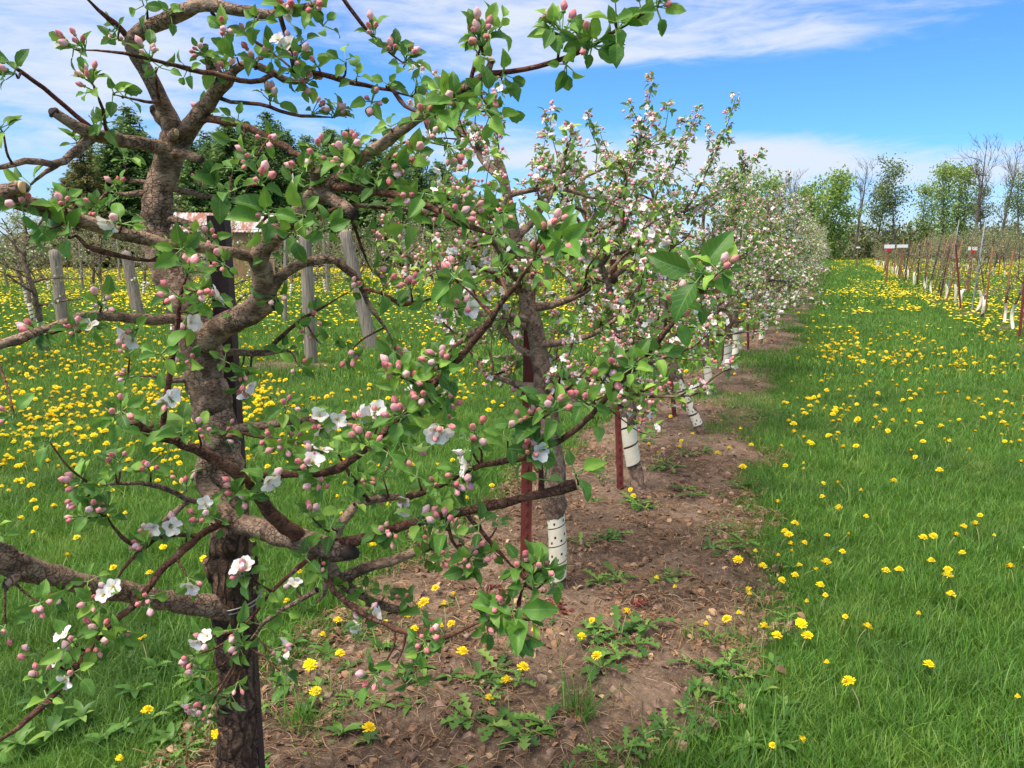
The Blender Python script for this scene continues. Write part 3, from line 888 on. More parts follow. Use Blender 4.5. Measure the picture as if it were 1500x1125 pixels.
def dandelions():
    rng = np.random.default_rng(23)
    pts = []
    for d0, d1, mx in ((1.9, 10, 110.), (10, 26, 80.), (26, 62, 40.), (62, 110, 14.)):
        p = wedge_pts(mx, d0, d1, rng, 1.15, .3)
        D = dand_density(p[:, 0], p[:, 1])
        if d0 >= 26: D = D * (mx / 70.)
        p = p[rng.random(len(p)) < D / mx]; pts.append(p)
    p = np.concatenate(pts)
    d, s = fwd(p[:, 0], p[:, 1])
    # keep the foreground to the flowers read off the photograph
    low = (d < 3.2) & (p[:, 0] > -3.2)
    p, d = p[~low], d[~low]
    seen = np.array([fwd(a[0], a[1])[0] for a in DP])
    for a in DP:
        k = np.hypot(p[:, 0] - a[0], p[:, 1] - a[1]) > .12; p, d = p[k], d[k]
    order = np.argsort(d); p, d = p[order], d[order]
    n_ind = 298 - len(DP)
    near, rest = p[:n_ind], p[n_ind:]
    print('dandelions', len(p), 'individual to', d[n_ind])
    kinds = [dandelion_parts(rng, r_, h) for r_, h in ((.021, .055), (.023, .07), (.018, .08), (.022, .10), (.015, .06), (.020, .045), (.012, .075))]
    hm = [k[0].mesh('flower_head', DMATS) for k in kinds]; sm = [k[1].mesh('stem', [M['dstem']]) for k in kinds]
    tops = [k[0].V and np.concatenate(k[0].V).mean(0) for k in kinds]
    one = []
    for hd, st in kinds:                                   # the same flower as one mesh, for those too small to show parts
        mb = MB(); mb.V = hd.V + st.V; mb.U = hd.U + st.U; mb.F = list(hd.F) + [(f + hd.n, np.full(len(f), 3), sm_) for f, m, sm_ in st.F]; mb.n = hd.n + st.n
        one.append((mb, DMATS + [M['dstem']]))
    om = [a.mesh('dandelion', b) for a, b in one]

    def label(x, y):
        dd, ss = fwd(x, y)
        if -1.85 < x < -.35 and dd < 2.75 and ss < -.35: return 'yellow dandelion among the weeds beside the old trunk of the nearest apple tree', 'dandelions beside the nearest trunk'
        if -1.85 < x < -.35 and dd < 3.0: return 'yellow dandelion among weeds on the bare soil nearest the viewer', 'dandelions on the near bare soil'
        if -1.9 < x < -.3: return 'yellow dandelion growing from the brown soil further along the tree row', 'dandelions further along the bare soil'
        if x >= -.3 and x < .35 and y < 4: return 'yellow dandelion at the ragged edge where near bare soil meets the grass alley', 'dandelions on the near soil edge'
        if x >= -.3 and x < .35: return 'yellow dandelion along the far soil edge on the left side of the grass alley', 'dandelions on the far soil edge'
        if x >= .35 and y < 4.5: return 'sparse yellow dandelion in the near open grass of the alley', 'dandelions in the near alley grass'
        if x >= .35: return 'yellow dandelion further down the open grass alley', 'dandelions down the grass alley'
        if dd < 4: return 'yellow dandelion in the shaded grass left of the nearest apple trunk', 'dandelions in the near left grass'
        return 'yellow dandelion in the thick flowering patch on the grass behind the nearest tree', 'dandelions in the left flowering patch'
    allp = [(a[0], a[1], True) for a in DP] + [(a[0], a[1], False) for a in near]
    for x, y, read in allp:
        k = int(rng.integers(len(kinds))); rz = rng.random() * 6.28; dd, _ = fwd(x, y); sc = rng.uniform(.85, 1.2) * (1.12 if dd > 5 else .95); lb, gr = label(x, y)
        z = soil_h(np.array([x]), np.array([y]))[0] * .6 if soil_mask(np.array([x]), np.array([y]))[0] > .5 else 0
        if dd < 3.4:
            r = empty('dandelion', (x, y, z), lb, 'dandelion', gr, rz, sc)
            link('flower_head', hm[k], r); link('stem', sm[k], r)
        else:
            o = link('dandelion', om[k], None, (x, y, z), rz, sc); tag(o, lb, 'dandelion', gr)
    n = len(rest); idx = rng.integers(0, len(one), n); s = rng.uniform(.95, 1.5, n) * np.where(d[n_ind:] > 16, 1.15, 1) * np.where(d[n_ind:] > 40, 1.25, 1)
    rot = np.stack([rng.normal(size=n) * .15, rng.normal(size=n) * .15, rng.random(n) * 6.28], -1)
    low_poly = []
    for k in range(4):
        mb = MB(); h = .06 + .015 * k
        V = [[0, 0, h + .008]] + [[.022 * cos(q * pi / 4 + k), .022 * sin(q * pi / 4 + k), h + .004 * rng.random()] for q in range(8)]
        mb.add(V, np.array([(0, 1 + q, 1 + (q + 1) % 8) for q in range(8)]), 0, False)
        mb.add([[.0, -.002, 0], [0, .002, 0], [0, .002, h], [0, -.002, h]], np.array([[0, 1, 2, 3]]), 1)
        low_poly.append((mb, [M['dand'], M['dstem']]))
    dr = d[n_ind:]; idx = np.where(dr < 14, idx, len(one) + rng.integers(0, 4, n))
    scatter('dandelions', one + low_poly, np.column_stack([rest, np.zeros(n)]), rot, np.stack([s, s, s * rng.uniform(.7, 1.1, n)], -1), idx, 'small yellow dandelions spread through the distant grass')


dandelions()


# ---------------------------------------------------------------- weeds, straw and clods on the bare soil
def dleaf(rng, L):
    """lobed dandelion-like leaf along +X"""
    nl = 9; t = np.linspace(0, 1, nl + 1)
    w = L * .11 * (t ** .7 * (1.25 - t) ** .5 * 1.6) * (1 + .55 * np.where(np.arange(nl + 1) % 2, -1, 1)); w[-1] = .001; w[0] = .002
    V = []
    for i in range(nl + 1):
        e = .85 - 1.05 * t[i]
        z = L * (.42 * t[i] - .38 * t[i] ** 2) ; x = L * t[i] * (1 - .08 * t[i])
        V += [[x, -w[i], z + w[i] * .5], [x, 0, z], [x, w[i], z + w[i] * .5]]
    i = np.arange(nl)[:, None] * 3 + np.arange(2)[None]; i = i.ravel()
    return (np.array(V), [np.stack([i, i + 3, i + 4, i + 1], -1)], [0], None)


def rosette(rng, n=9, L0=.06, L1=.13, tilt=.35):
    mb = MB()
    for i in range(n):
        a = i * 2.4 + rng.normal() * .3; tl = rng.uniform(-.05, tilt)
        Rz = np.array([[cos(a), -sin(a), 0], [sin(a), cos(a), 0], [0, 0, 1]]); Ry = np.array([[cos(tl), 0, -sin(tl)], [0, 1, 0], [sin(tl), 0, cos(tl)]])
        place(mb, dleaf(rng, rng.uniform(L0, L1)), (Rz @ Ry)[None], np.array([[0, 0, .004]]))
    return mb


def small_weed(rng, n=46, rad=.09, L=.018):
    mb = MB()
    r = rad * np.sqrt(rng.random(n)); a = rng.random(n) * 6.28
    T_ = np.stack([r * np.cos(a), r * np.sin(a), .008 + .022 * rng.random(n) * (1 - r / rad)], -1)
    z = norm(np.stack([rng.normal(size=n) * .4, rng.normal(size=n) * .4, np.ones(n)], -1)); Mx = basis(z, rng) * (L * rng.uniform(.6, 1.4, n))[:, None, None]
    place(mb, LEAF_LO[0], Mx, T_)
    return mb


def broad_weed(rng):
    mb = MB()
    for i in range(rng.integers(7, 12)):
        a = i * 2.4 + rng.normal() * .3; tl = rng.uniform(.1, 1.0)
        Rz = np.array([[cos(a), -sin(a), 0], [sin(a), cos(a), 0], [0, 0, 1]]); Ry = np.array([[cos(tl), 0, -sin(tl)], [0, 1, 0], [sin(tl), 0, cos(tl)]])
        L = rng.uniform(.06, .12)
        place(mb, leaf_tmpl(5, 2, L, L * .34, .35, .8, rng, side=rng.normal() * .1, wave=.15), (Rz @ Ry)[None], np.array([[0, 0, .004]]))
    return mb


def weeds():
    rng = np.random.default_rng(77)
    ros = [rosette(rng, int(rng.integers(7, 13))).mesh('dandelion_rosette', [M['weed']]) for _ in range(5)]
    brd = [broad_weed(rng).mesh('broadleaf_weed', [M['weed']]) for _ in range(4)]
    tuf = [blade_patch(rng, 60, .05, .10, .21, .004, .75, 4).mesh('grass_tuft', [M['grass']]) for _ in range(3)]
    red = small_weed(rng, 30, .05, .026).mesh('red_weed', [M['redweed']])

    def put(kind, meshes, px, py, sc, lb, gr):
        p = G(px, py); z = soil_h(np.array([p[0]]), np.array([p[1]]))[0] * .7
        o = link(kind, meshes[int(rng.integers(len(meshes)))], None, (p[0], p[1], z), rng.random() * 6.28, sc * rng.uniform(.9, 1.15))
        tag(o, lb, 'weed' if kind != 'grass_tuft' else 'grass tuft', gr)
    put('grass_tuft', tuf, 848, 1055, 1.2, 'lone spiky tuft of long grass on the near bare soil', None)
    put('grass_tuft', tuf, 440, 1070, 1.15, 'tall pale grass tuft right beside the old trunk base', None)
    for x, y in [(905, 968), (930, 950), (880, 985), (945, 925), (905, 935), (870, 940), (880, 860), (905, 855)]:
        put('dandelion_rosette', ros, x, y, 1.15, 'toothed dandelion leaf rosette in the clump below the perforated white guard', 'rosettes below the perforated guard')
    for x, y in [(705, 1005), (730, 990), (760, 1005), (690, 1060), (730, 1075), (770, 1085), (800, 1070)]:
        put('dandelion_rosette', ros, x, y, 1.0, 'toothed dandelion rosette in the middle of the near bare soil', 'rosettes in the middle of the near soil')
    for x, y in [(420, 1010), (400, 1040), (450, 1050), (470, 1010), (520, 1030), (560, 1040), (500, 1080), (540, 1090), (590, 1000), (620, 985), (600, 1040), (640, 950), (660, 1000), (560, 960), (510, 985), (480, 960), (430, 950)]:
        put('broadleaf_weed', brd, x, y, .72, 'broad leaved weed among dandelions just right of the old trunk', 'weeds right of the old trunk')
    for x, y in [(250, 1090), (220, 1060), (180, 1075), (270, 1040), (200, 1020), (150, 1090), (120, 1060), (80, 1085), (30, 1100), (60, 1040), (280, 1000), (230, 985)]:
        put('broadleaf_weed', brd, x, y, .75, 'broad leaved weed in the grass left of the old trunk', 'weeds left of the old trunk')
    for x, y in [(945, 1090), (915, 1105), (975, 1075), (870, 1110), (1000, 1045), (1010, 1085), (1050, 1060), (1070, 1000), (1060, 1030), (1035, 985), (1090, 1040), (1085, 960)]:
        put('dandelion_rosette', ros, x, y, .72, 'toothed dandelion rosette where bottom right soil meets the grass', 'rosettes on the near soil edge')
    for x, y in [(1110, 1065), (1095, 1100), (1130, 1080), (1140, 1100), (1020, 1010), (1050, 985), (1100, 1000), (1120, 1020), (1130, 980), (1150, 1040)]:
        put('broadleaf_weed', brd, x, y, .72, 'broad leaved weed at the bottom right edge of the grass', 'weeds on the near soil edge')
    for x, y in [(1000, 720), (1015, 730), (1040, 805), (1060, 812), (1090, 800), (985, 850), (970, 855), (900, 790), (890, 795), (935, 745), (945, 750), (925, 740), (850, 800), (960, 690), (970, 680), (985, 690), (1010, 670), (1030, 665), (1080, 715), (940, 650), (950, 640), (1075, 600)]:
        put('dandelion_rosette', ros, x, y, .95, 'dandelion rosette scattered on the soil beyond the perforated guard', 'rosettes along the soil strip')
    for x, y in [(810, 890), (725, 870), (735, 878), (815, 898), (940, 890)]:
        put('red_weed', [red], x, y, 1.1, 'small dark red leaved weed on soil near the perforated guard', 'red leaved weeds')
    # stones and dead sticks lying on the soil
    for i, (x, y, s) in enumerate([(868, 883, .022), (1072, 860, .015), (785, 830, .012), (520, 1122, .02), (798, 1055, .02), (1073, 860, .012)]):
        st = MB(); V, Fs, ms, _ = ball_tmpl(8, 5, s, s * .9); V = V * (1 + .3 * (rng.random((len(V), 1)) - .5)) * [1.4, 1, .7]
        st.add(V, Fs, 0)
        o = st.build('stone', M['clod']); p = G(x, y); o.location = (p[0], p[1], .01); o.rotation_euler = (0, 0, rng.random() * 6)
        tag(o, ['rounded grey stone on soil beside the rosettes below the guard', 'small pale stone on the right part of the soil', 'small stone on soil left of the white guard', 'pebble at the very bottom of the soil', 'light clod like stone on the near soil', 'little pebble near the right soil edge'][i], 'stone')
    # ground cover and litter
    p = wedge_pts(75, 1.5, 9, rng, 1.2, .6); m = soil_mask(p[:, 0], p[:, 1]); l, r = strip_edges(p[:, 1])
    tl = np.clip((p[:, 0] - l) / (r - l), 0, 1)
    edge = np.clip(1 - np.minimum((p[:, 0] - l) / .75, (r - p[:, 0]) / .3), 0, 1)
    nz = fbm(p[:, 0] * 2.4, p[:, 1] * 2.4, 61)
    dd, _ = fwd(p[:, 0], p[:, 1])
    keep = (m > .05) & (rng.random(len(p)) < (.02 + .5 * edge + .38 * np.clip((3.1 - dd) / .6, 0, 1)) * np.clip((nz - .38) / .2, 0, 1) * (1 + .6 * (dd < 3)) + .014)
    p = p[keep]; n = len(p)
    tm = [(small_weed(rng), [M['weed']]) for _ in range(3)] + [(rosette(rng, 6, .03, .075), [M['weed']]) for _ in range(3)] + [(blade_patch(rng, 22, .05, .04, .10, .0035, .7), [M['grass']]) for _ in range(2)]
    s = rng.uniform(.7, 1.3, n)
    z = soil_h(p[:, 0], p[:, 1]) * .8
    scatter('ground_cover', tm, np.column_stack([p, z]), np.stack([rng.normal(size=n) * .1, rng.normal(size=n) * .1, rng.random(n) * 6.28], -1), np.stack([s, s, s], -1), rng.integers(0, len(tm), n), 'low green weeds creeping over the edges of the bare soil')
    p = wedge_pts(900, 1.5, 6, rng, 1.15, .4); p2 = wedge_pts(240, 6, 14, rng, 1.1, .3); p = np.concatenate([p, p2])
    nz = fbm(p[:, 0] * 1.6, p[:, 1] * 1.6, 91)
    p = p[(soil_mask(p[:, 0], p[:, 1]) > .3) & (rng.random(len(p)) < np.clip((nz - .3) / .3, .1, 1))]; n = len(p)
    tm = []
    for k in range(5):
        mb = MB()
        for q in range(int(rng.integers(1, 4))):
            a = rng.random() * 6.28; L = rng.uniform(.02, .075); c = rng.normal(size=2) * .015
            e = np.array([c[0] + L * cos(a), c[1] + L * sin(a), .004]); b = np.array([c[0], c[1], .004]); mm = (e + b) / 2 + np.array([rng.normal() * .008, rng.normal() * .008, rng.uniform(.001, .012)])
            tube(mb, catmull([b, mm, e], 4), [.0011, .0012, .0010, .0006], 4, 0)
        if k < 2:
            q = norm(np.array([[rng.normal() * .3, rng.normal() * .3, 1.]])); place(mb, LEAF_MD[k], basis(q, rng) * .038, np.array([[0, 0, .008]]))
        tm.append((mb, [M['straw']]))
    s = rng.uniform(.6, 1.5, n)
    scatter('straw_litter', tm, np.column_stack([p, soil_h(p[:, 0], p[:, 1])]), np.stack([rng.normal(size=n) * .12, rng.normal(size=n) * .12, rng.random(n) * 6.28], -1), np.stack([s, s, s], -1), rng.integers(0, 5, n), 'dry straw and dead grass lying on the bare soil')
    p = wedge_pts(260, 1.5, 6, rng, 1.15, .4); p = np.concatenate([p, wedge_pts(60, 6, 14, rng, 1.1, .3)])
    p = p[soil_mask(p[:, 0], p[:, 1]) > .4]; n = len(p)
    tm = []
    for k in range(4):
        V, Fs, ms, _ = ball_tmpl(6, 4, .008, .011); V = V * (1 + .5 * (rng.random((len(V), 1)) - .5)) - [0, 0, .004]
        mb = MB(); mb.add(V, Fs, 0, False); tm.append((mb, [M['clod']]))
    s = .4 + rng.pareto(2.4, n).clip(0, 3)
    scatter('soil_clods', tm, np.column_stack([p, soil_h(p[:, 0], p[:, 1])]), np.stack([rng.random(n) * 6, rng.random(n) * 6, rng.random(n) * 6], -1), np.stack([s, s, s], -1), rng.integers(0, 4, n), 'crumbs and clods of dry soil')


weeds()


def sticks():
    rng = np.random.default_rng(3)
    for (a, b, r, lb) in [((1083, 1003), (1087, 1055), .004, 'bare grey stick lying on soil at the grass edge'), ((868, 875), (905, 883), .003, 'thin pale stick lying below the perforated guard'), ((1105, 1041), (1050, 1050), .003, 'short dead twig lying beside the grass edge')]:
        p, q = G(*a), G(*b); mb = MB(); m = (p + q) / 2 + rng.normal(size=3) * [.02, .02, 0] + [0, 0, .012]
        o = p.copy(); tube(mb, catmull([p - o + [0, 0, .02], m - o + [0, 0, .02], q - o + [0, 0, .02]], 8), np.linspace(r, r * .6, 8), 6, 0, rng, .2)
        ob = mb.build('stick', M['straw']); ob.location = o; tag(ob, lb, 'stick')


sticks()


# ================================================================ the nearest apple tree, traced limb by limb
RT = np.random.default_rng(101)
ROOT = G(349, 1172)
hero = empty('apple_tree', tuple(ROOT), 'nearest gnarled apple tree with thick grey limbs and pink buds reaching across the left half', 'apple tree')
HERO_TIPS = []
HERO_SAMPLES = []      # (px, py, d, world point, tangent, radius) for hanging spurs on


def project(p):
    d, s = fwd(p[..., 0], p[..., 1]); z = p[..., 2] - CAM_H
    zc = d * cp - z * sp_; yc = d * sp_ + z * cp
    return 750 + F * s / zc, 562.5 - F * yc / zc


def limb(pts, name='limb', mat='bark', k=10, rough=.07, cut=None, n=None, start=False, spur=True, parent=None):
    """pts: (photo x, photo y, forward distance, half width in photo pixels)"""
    w = np.array([np.append(P(x, y, d), h / F * d / ray(x, y)[1] * .88) for x, y, d, h in pts])
    L = np.sum(np.linalg.norm(np.diff(w[:, :3], axis=0), axis=1))
    n = n or int(max(8, min(60, L / .022)))
    c = catmull(w, n); c[:, 3] = np.maximum(c[:, 3], .0012)
    wob = RT.normal(size=(n, 3)) * (c[:, 3:4] * np.where(c[:, 3:4] > .012, .07, .15)); wob[0] = 0
    c[:, :3] += wob
    knots = 1 + .30 * np.exp(-((np.arange(n)[:, None] - RT.integers(0, n, max(1, n // 9))[None]) / .9) ** 2).sum(1) * (.04 + .96 * (c[:, 3] < .010))
    if not cut and k <= 9: c[-4:, 3] *= [.9, .78, .6, .4]
    mb = MB()
    tube(mb, c[:, :3] - ROOT, c[:, 3] * np.minimum(knots, 1.3), k, 0, RT, rough, caps=(start, True), dome=.03 if cut else .5)
    o = mb.build(name, M[mat], parent or hero)
    if cut:
        T, N_, B_ = frames(c[:, :3]); r = c[-1, 3]
        mb = MB(); e = c[-1, :3] - ROOT
        tilt = norm(T[-1] + RT.normal(size=3) * .18) * r; lump = .5 if cut == 'dead' else .05
        tube(mb, [e - tilt * .25 * (1 + lump), e, e + tilt * (.06 + lump * .4), e + tilt * (.09 + lump * .8)], np.array([1.03, 1.05, 1.0, .82 if cut == 'cut' else .6]) * r, 14, 0, RT, .04 if cut == 'cut' else .3, caps=(False, True), dome=.02)
        mb.build('cut_end', M[cut], o)
    T = norm(np.gradient(c[:, :3], axis=0)); X, Y = project(c[:, :3])
    if not cut and c[-1, 3] < .006: HERO_TIPS.append((X[-1], Y[-1], c[-1, :3], T[-1], fwd(c[-1, 0], c[-1, 1])[0]))
    if spur:
        for i in range(n): HERO_SAMPLES.append((X[i], Y[i], fwd(c[i, 0], c[i, 1])[0], c[i, :3], T[i], c[i, 3]))
    return o


# trunk: old fissured base, then the smoother upper trunk
limb([(349, 1172, 1.93, 36), (348, 1080, 1.93, 31), (347, 1000, 1.93, 31), (346, 930, 1.93, 32), (344, 870, 1.93, 37), (342, 810, 1.93, 38), (342, 770, 1.93, 33)], 'trunk', 'bark_old', 22, .09, n=46, spur=False)
limb([(341, 800, 1.93, 31), (338, 760, 1.93, 31), (334, 700, 1.93, 28), (318, 630, 1.93, 31), (303, 560, 1.93, 32), (291, 500, 1.93, 33), (268, 440, 1.93, 30), (243, 390, 1.93, 27), (229, 330, 1.93, 25), (236, 270, 1.93, 22), (250, 222, 1.92, 24), (262, 190, 1.91, 23)], 'upper_trunk', 'bark', 20, .07, n=70, spur=False)

# limbs, thick to thin
limb([(335, 888, 1.90, 23), (290, 886, 1.86, 18), (240, 878, 1.80, 16), (150, 862, 1.70, 17), (80, 845, 1.62, 18), (30, 830, 1.56, 21), (-20, 816, 1.50, 20), (-120, 790, 1.42, 19)], rough=.08, k=16)
limb([(40, 832, 1.56, 15), (22, 845, 1.53, 10), (8, 858, 1.51, 8)], k=9, cut='dead')
limb([(28, 825, 1.56, 14), (8, 803, 1.53, 9), (-12, 792, 1.5, 7)], k=9)
limb([(310, 660, 1.90, 14), (296, 700, 1.88, 14), (312, 728, 1.87, 15), (335, 758, 1.84, 17), (380, 774, 1.80, 18), (430, 788, 1.72, 19), (470, 800, 1.66, 19), (498, 806, 1.63, 18), (514, 806, 1.62, 15)], k=14, rough=.08, cut='dead')
limb([(488, 800, 1.64, 12), (530, 790, 1.60, 9), (580, 774, 1.57, 8.2), (620, 762, 1.55, 7.6), (700, 745, 1.53, 7.4), (770, 729, 1.51, 7.2), (820, 716, 1.50, 7.8), (846, 708, 1.49, 8.6)], k=11, mat='twig', cut='cut')
limb([(448, 792, 1.70, 13), (405, 760, 1.64, 12), (380, 730, 1.60, 11), (345, 692, 1.55, 10), (310, 670, 1.51, 9), (250, 645, 1.46, 8), (212, 630, 1.43, 7.5), (178, 603, 1.40, 7)], k=10, mat='twig', cut='cut')
limb([(362, 712, 1.58, 7), (385, 697, 1.57, 7), (440, 694, 1.56, 7), (485, 690, 1.54, 6.5), (530, 662, 1.50, 6), (590, 610, 1.45, 5.5), (640, 560, 1.41, 5.5), (690, 505, 1.36, 5), (735, 445, 1.31, 5), (765, 405, 1.28, 4.5), (786, 376, 1.26, 4)], k=9, mat='twig')
limb([(475, 803, 1.66, 11), (482, 830, 1.68, 12), (505, 856, 1.70, 10), (545, 882, 1.72, 8), (585, 893, 1.74, 7), (598, 890, 1.74, 5)], k=10, cut='dead')
limb([(498, 850, 1.70, 9), (525, 836, 1.71, 9), (565, 824, 1.72, 8.5), (610, 808, 1.73, 8), (632, 799, 1.74, 7)], k=9, cut='dead')
limb([(487, 795, 1.66, 9), (502, 763, 1.70, 8), (525, 740, 1.74, 7.5), (560, 729, 1.78, 7), (600, 727, 1.81, 6.5), (622, 722, 1.83, 5)], k=9)
limb([(540, 734, 1.75, 4), (510, 690, 1.70, 4), (495, 665, 1.68, 3.5)], k=7, mat='twig')
# big gnarled upper right limb
limb([(298, 500, 1.90, 22), (325, 478, 1.88, 21), (360, 462, 1.83, 21), (384, 440, 1.80, 20), (386, 405, 1.77, 19), (380, 376, 1.74, 17), (394, 350, 1.72, 16), (425, 325, 1.69, 15), (452, 300, 1.66, 16), (466, 272, 1.63, 14), (459, 247, 1.60, 9)], k=16, rough=.1, cut='cut')
limb([(378, 452, 1.82, 16), (394, 447, 1.80, 13), (404, 446, 1.79, 9)], k=10, cut='dead', spur=False)
limb([(462, 285, 1.64, 13), (490, 266, 1.61, 11), (525, 236, 1.58, 10), (565, 205, 1.55, 9.5), (600, 180, 1.52, 9), (640, 155, 1.50, 8.5), (680, 130, 1.48, 8), (708, 112, 1.46, 8), (716, 102, 1.455, 6), (720, 88, 1.45, 5)], k=11, cut='cut')
limb([(712, 108, 1.46, 5.5), (740, 106, 1.45, 4.5), (790, 97, 1.43, 4.2), (840, 80, 1.41, 4), (880, 58, 1.40, 3.8), (920, 35, 1.38, 3.2), (962, 8, 1.36, 2.6)], k=8, mat='shoot')
limb([(470, 275, 1.63, 10), (500, 272, 1.60, 8), (540, 279, 1.57, 6.5), (590, 288, 1.54, 6), (630, 304, 1.52, 5.5), (680, 328, 1.50, 5), (728, 346, 1.48, 5.5)], k=9, mat='twig')
limb([(468, 280, 1.63, 12), (488, 293, 1.61, 11), (505, 304, 1.59, 10), (520, 313, 1.58, 9)], k=11, cut='dead')
limb([(490, 300, 1.61, 4), (540, 302, 1.65, 3.5), (600, 309, 1.69, 3.2), (660, 318, 1.72, 2.8), (720, 310, 1.74, 2.4)], k=7, mat='twig')
limb([(505, 308, 1.6, 3), (520, 335, 1.62, 2.6), (532, 370, 1.65, 2.2), (546, 400, 1.67, 1.8)], k=6, mat='twig')
limb([(392, 432, 1.79, 10), (412, 405, 1.78, 9), (436, 388, 1.78, 8.5), (470, 380, 1.80, 8), (492, 382, 1.81, 7), (512, 398, 1.82, 6.5), (530, 420, 1.83, 6), (536, 440, 1.83, 4), (548, 458, 1.83, 3.5), (568, 485, 1.82, 3), (578, 505, 1.82, 2)], k=9)
limb([(530, 422, 1.82, 3.5), (560, 430, 1.8, 3.2), (590, 446, 1.79, 4), (606, 444, 1.79, 3), (640, 437, 1.78, 2.5), (665, 450, 1.78, 2)], k=7, mat='twig')
limb([(330, 516, 1.92, 6), (370, 518, 1.90, 6), (400, 516, 1.88, 6), (420, 513, 1.87, 5)], k=9)
limb([(390, 514, 1.88, 4), (412, 494, 1.86, 3.5), (440, 470, 1.84, 3), (490, 440, 1.82, 2), (515, 425, 1.81, 1.5)], k=6, mat='twig')
# crown
limb([(258, 200, 1.91, 17), (244, 165, 1.89, 14), (228, 130, 1.86, 13), (210, 95, 1.83, 13), (194, 66, 1.81, 14), (206, 46, 1.79, 13), (235, 33, 1.77, 12), (268, 16, 1.75, 12), (300, 6, 1.73, 11), (340, 14, 1.71, 10), (385, 20, 1.69, 8), (430, 14, 1.67, 6), (470, 2, 1.66, 5)], k=14, rough=.09)
limb([(196, 62, 1.81, 6), (176, 42, 1.78, 4.5), (152, 22, 1.75, 4), (120, -8, 1.72, 3.5)], k=8, mat='shoot')
limb([(264, 205, 1.91, 17), (285, 176, 1.88, 14), (305, 150, 1.85, 13), (325, 124, 1.82, 12), (338, 110, 1.80, 10)], k=13, rough=.09)
limb([(332, 117, 1.81, 7), (350, 97, 1.80, 7), (375, 94, 1.79, 6), (400, 106, 1.78, 6.5), (425, 118, 1.77, 7), (446, 120, 1.76, 4)], k=9)
limb([(315, 118, 1.82, 8), (306, 92, 1.80, 6), (300, 68, 1.79, 6)], k=9, cut='dead')
limb([(282, 185, 1.89, 8), (300, 174, 1.87, 6.5), (335, 178, 1.82, 6), (370, 190, 1.77, 6), (405, 208, 1.71, 6), (435, 226, 1.66, 6), (452, 236, 1.62, 6)], k=9, mat='twig')
limb([(250, 218, 1.91, 14), (225, 213, 1.87, 11), (190, 208, 1.81, 10.5), (160, 200, 1.76, 11), (130, 194, 1.71, 11), (105, 180, 1.68, 9), (80, 164, 1.65, 8)], k=12, rough=.1, cut='dead')
limb([(140, 198, 1.73, 9), (118, 214, 1.70, 8), (98, 232, 1.67, 7), (80, 240, 1.65, 6), (40, 236, 1.61, 5.5), (0, 245, 1.57, 5), (-40, 250, 1.54, 4)], k=9)
limb([(98, 232, 1.67, 5), (70, 250, 1.65, 4), (44, 270, 1.62, 3.5)], k=7)
limb([(142, 194, 1.73, 5), (110, 168, 1.70, 4.2), (70, 134, 1.66, 4), (35, 108, 1.62, 3.6), (-5, 80, 1.58, 3.4)], k=8, mat='shoot')
limb([(250, 190, 1.91, 14), (236, 170, 1.9, 12), (228, 158, 1.9, 11)], k=12, cut='dead', spur=False)
limb([(252, 200, 1.88, 8), (258, 194, 1.85, 7)], k=9, cut='cut', spur=False)
limb([(252, 226, 1.9, 9), (275, 226, 1.88, 8), (295, 234, 1.86, 6)], k=9, cut='dead', spur=False)
limb([(378, 378, 1.75, 8), (330, 368, 1.68, 7.5), (262, 360, 1.60, 10), (215, 352, 1.56, 11), (160, 337, 1.51, 11.5), (100, 318, 1.46, 12), (45, 300, 1.42, 14), (0, 288, 1.38, 15), (-60, 275, 1.34, 15)], k=13, rough=.07)
limb([(0, 282, 1.39, 12), (18, 277, 1.375, 11), (33, 276, 1.36, 10)], k=11, cut='cut', spur=False)
limb([(112, 345, 1.48, 3), (130, 362, 1.48, 4), (180, 376, 1.52, 4), (220, 382, 1.56, 3.5), (260, 384, 1.58, 2.5)], k=8, mat='twig')
limb([(240, 318, 1.93, 7), (265, 326, 1.9, 6), (290, 334, 1.88, 5), (310, 350, 1.86, 3)], k=8)
limb([(232, 285, 1.93, 7), (200, 284, 1.92, 6), (170, 284, 1.91, 5)], k=8)
limb([(215, 267, 1.95, 4), (180, 268, 1.96, 4), (155, 284, 1.97, 3.5), (140, 302, 1.98, 3)], k=7)
limb([(250, 275, 1.93, 6), (285, 284, 1.95, 5), (330, 290, 1.97, 4)], k=8)
limb([(285, 478, 1.90, 12), (258, 468, 1.86, 9), (225, 468, 1.80, 9), (180, 466, 1.72, 8.5), (130, 462, 1.65, 8), (90, 474, 1.59, 7.5), (45, 490, 1.53, 7), (-10, 508, 1.47, 7)], k=11, rough=.08)
limb([(150, 466, 1.69, 4), (100, 480, 1.62, 3.5), (60, 494, 1.57, 3)], k=7, mat='twig')
limb([(300, 545, 1.92, 7), (268, 556, 1.90, 6), (240, 556, 1.88, 5), (220, 550, 1.87, 3), (190, 552, 1.85, 4)], k=8)
limb([(320, 640, 1.91, 9), (350, 628, 1.90, 8), (385, 622, 1.88, 7), (430, 618, 1.86, 6), (480, 612, 1.84, 5.5), (530, 612, 1.83, 5), (580, 608, 1.82, 3.5)], k=9)
limb([(348, 632, 1.9, 3.5), (380, 640, 1.87, 3), (430, 646, 1.85, 2.5)], k=7, mat='twig')
limb([(318, 736, 1.86, 5), (278, 733, 1.80, 4.5), (250, 718, 1.76, 4.5), (210, 708, 1.71, 4), (170, 709, 1.67, 3.5), (137, 713, 1.64, 2.5)], k=8)
limb([(276, 735, 1.8, 4), (255, 752, 1.77, 4.5), (235, 768, 1.75, 4.5), (215, 796, 1.7, 4)], k=8)
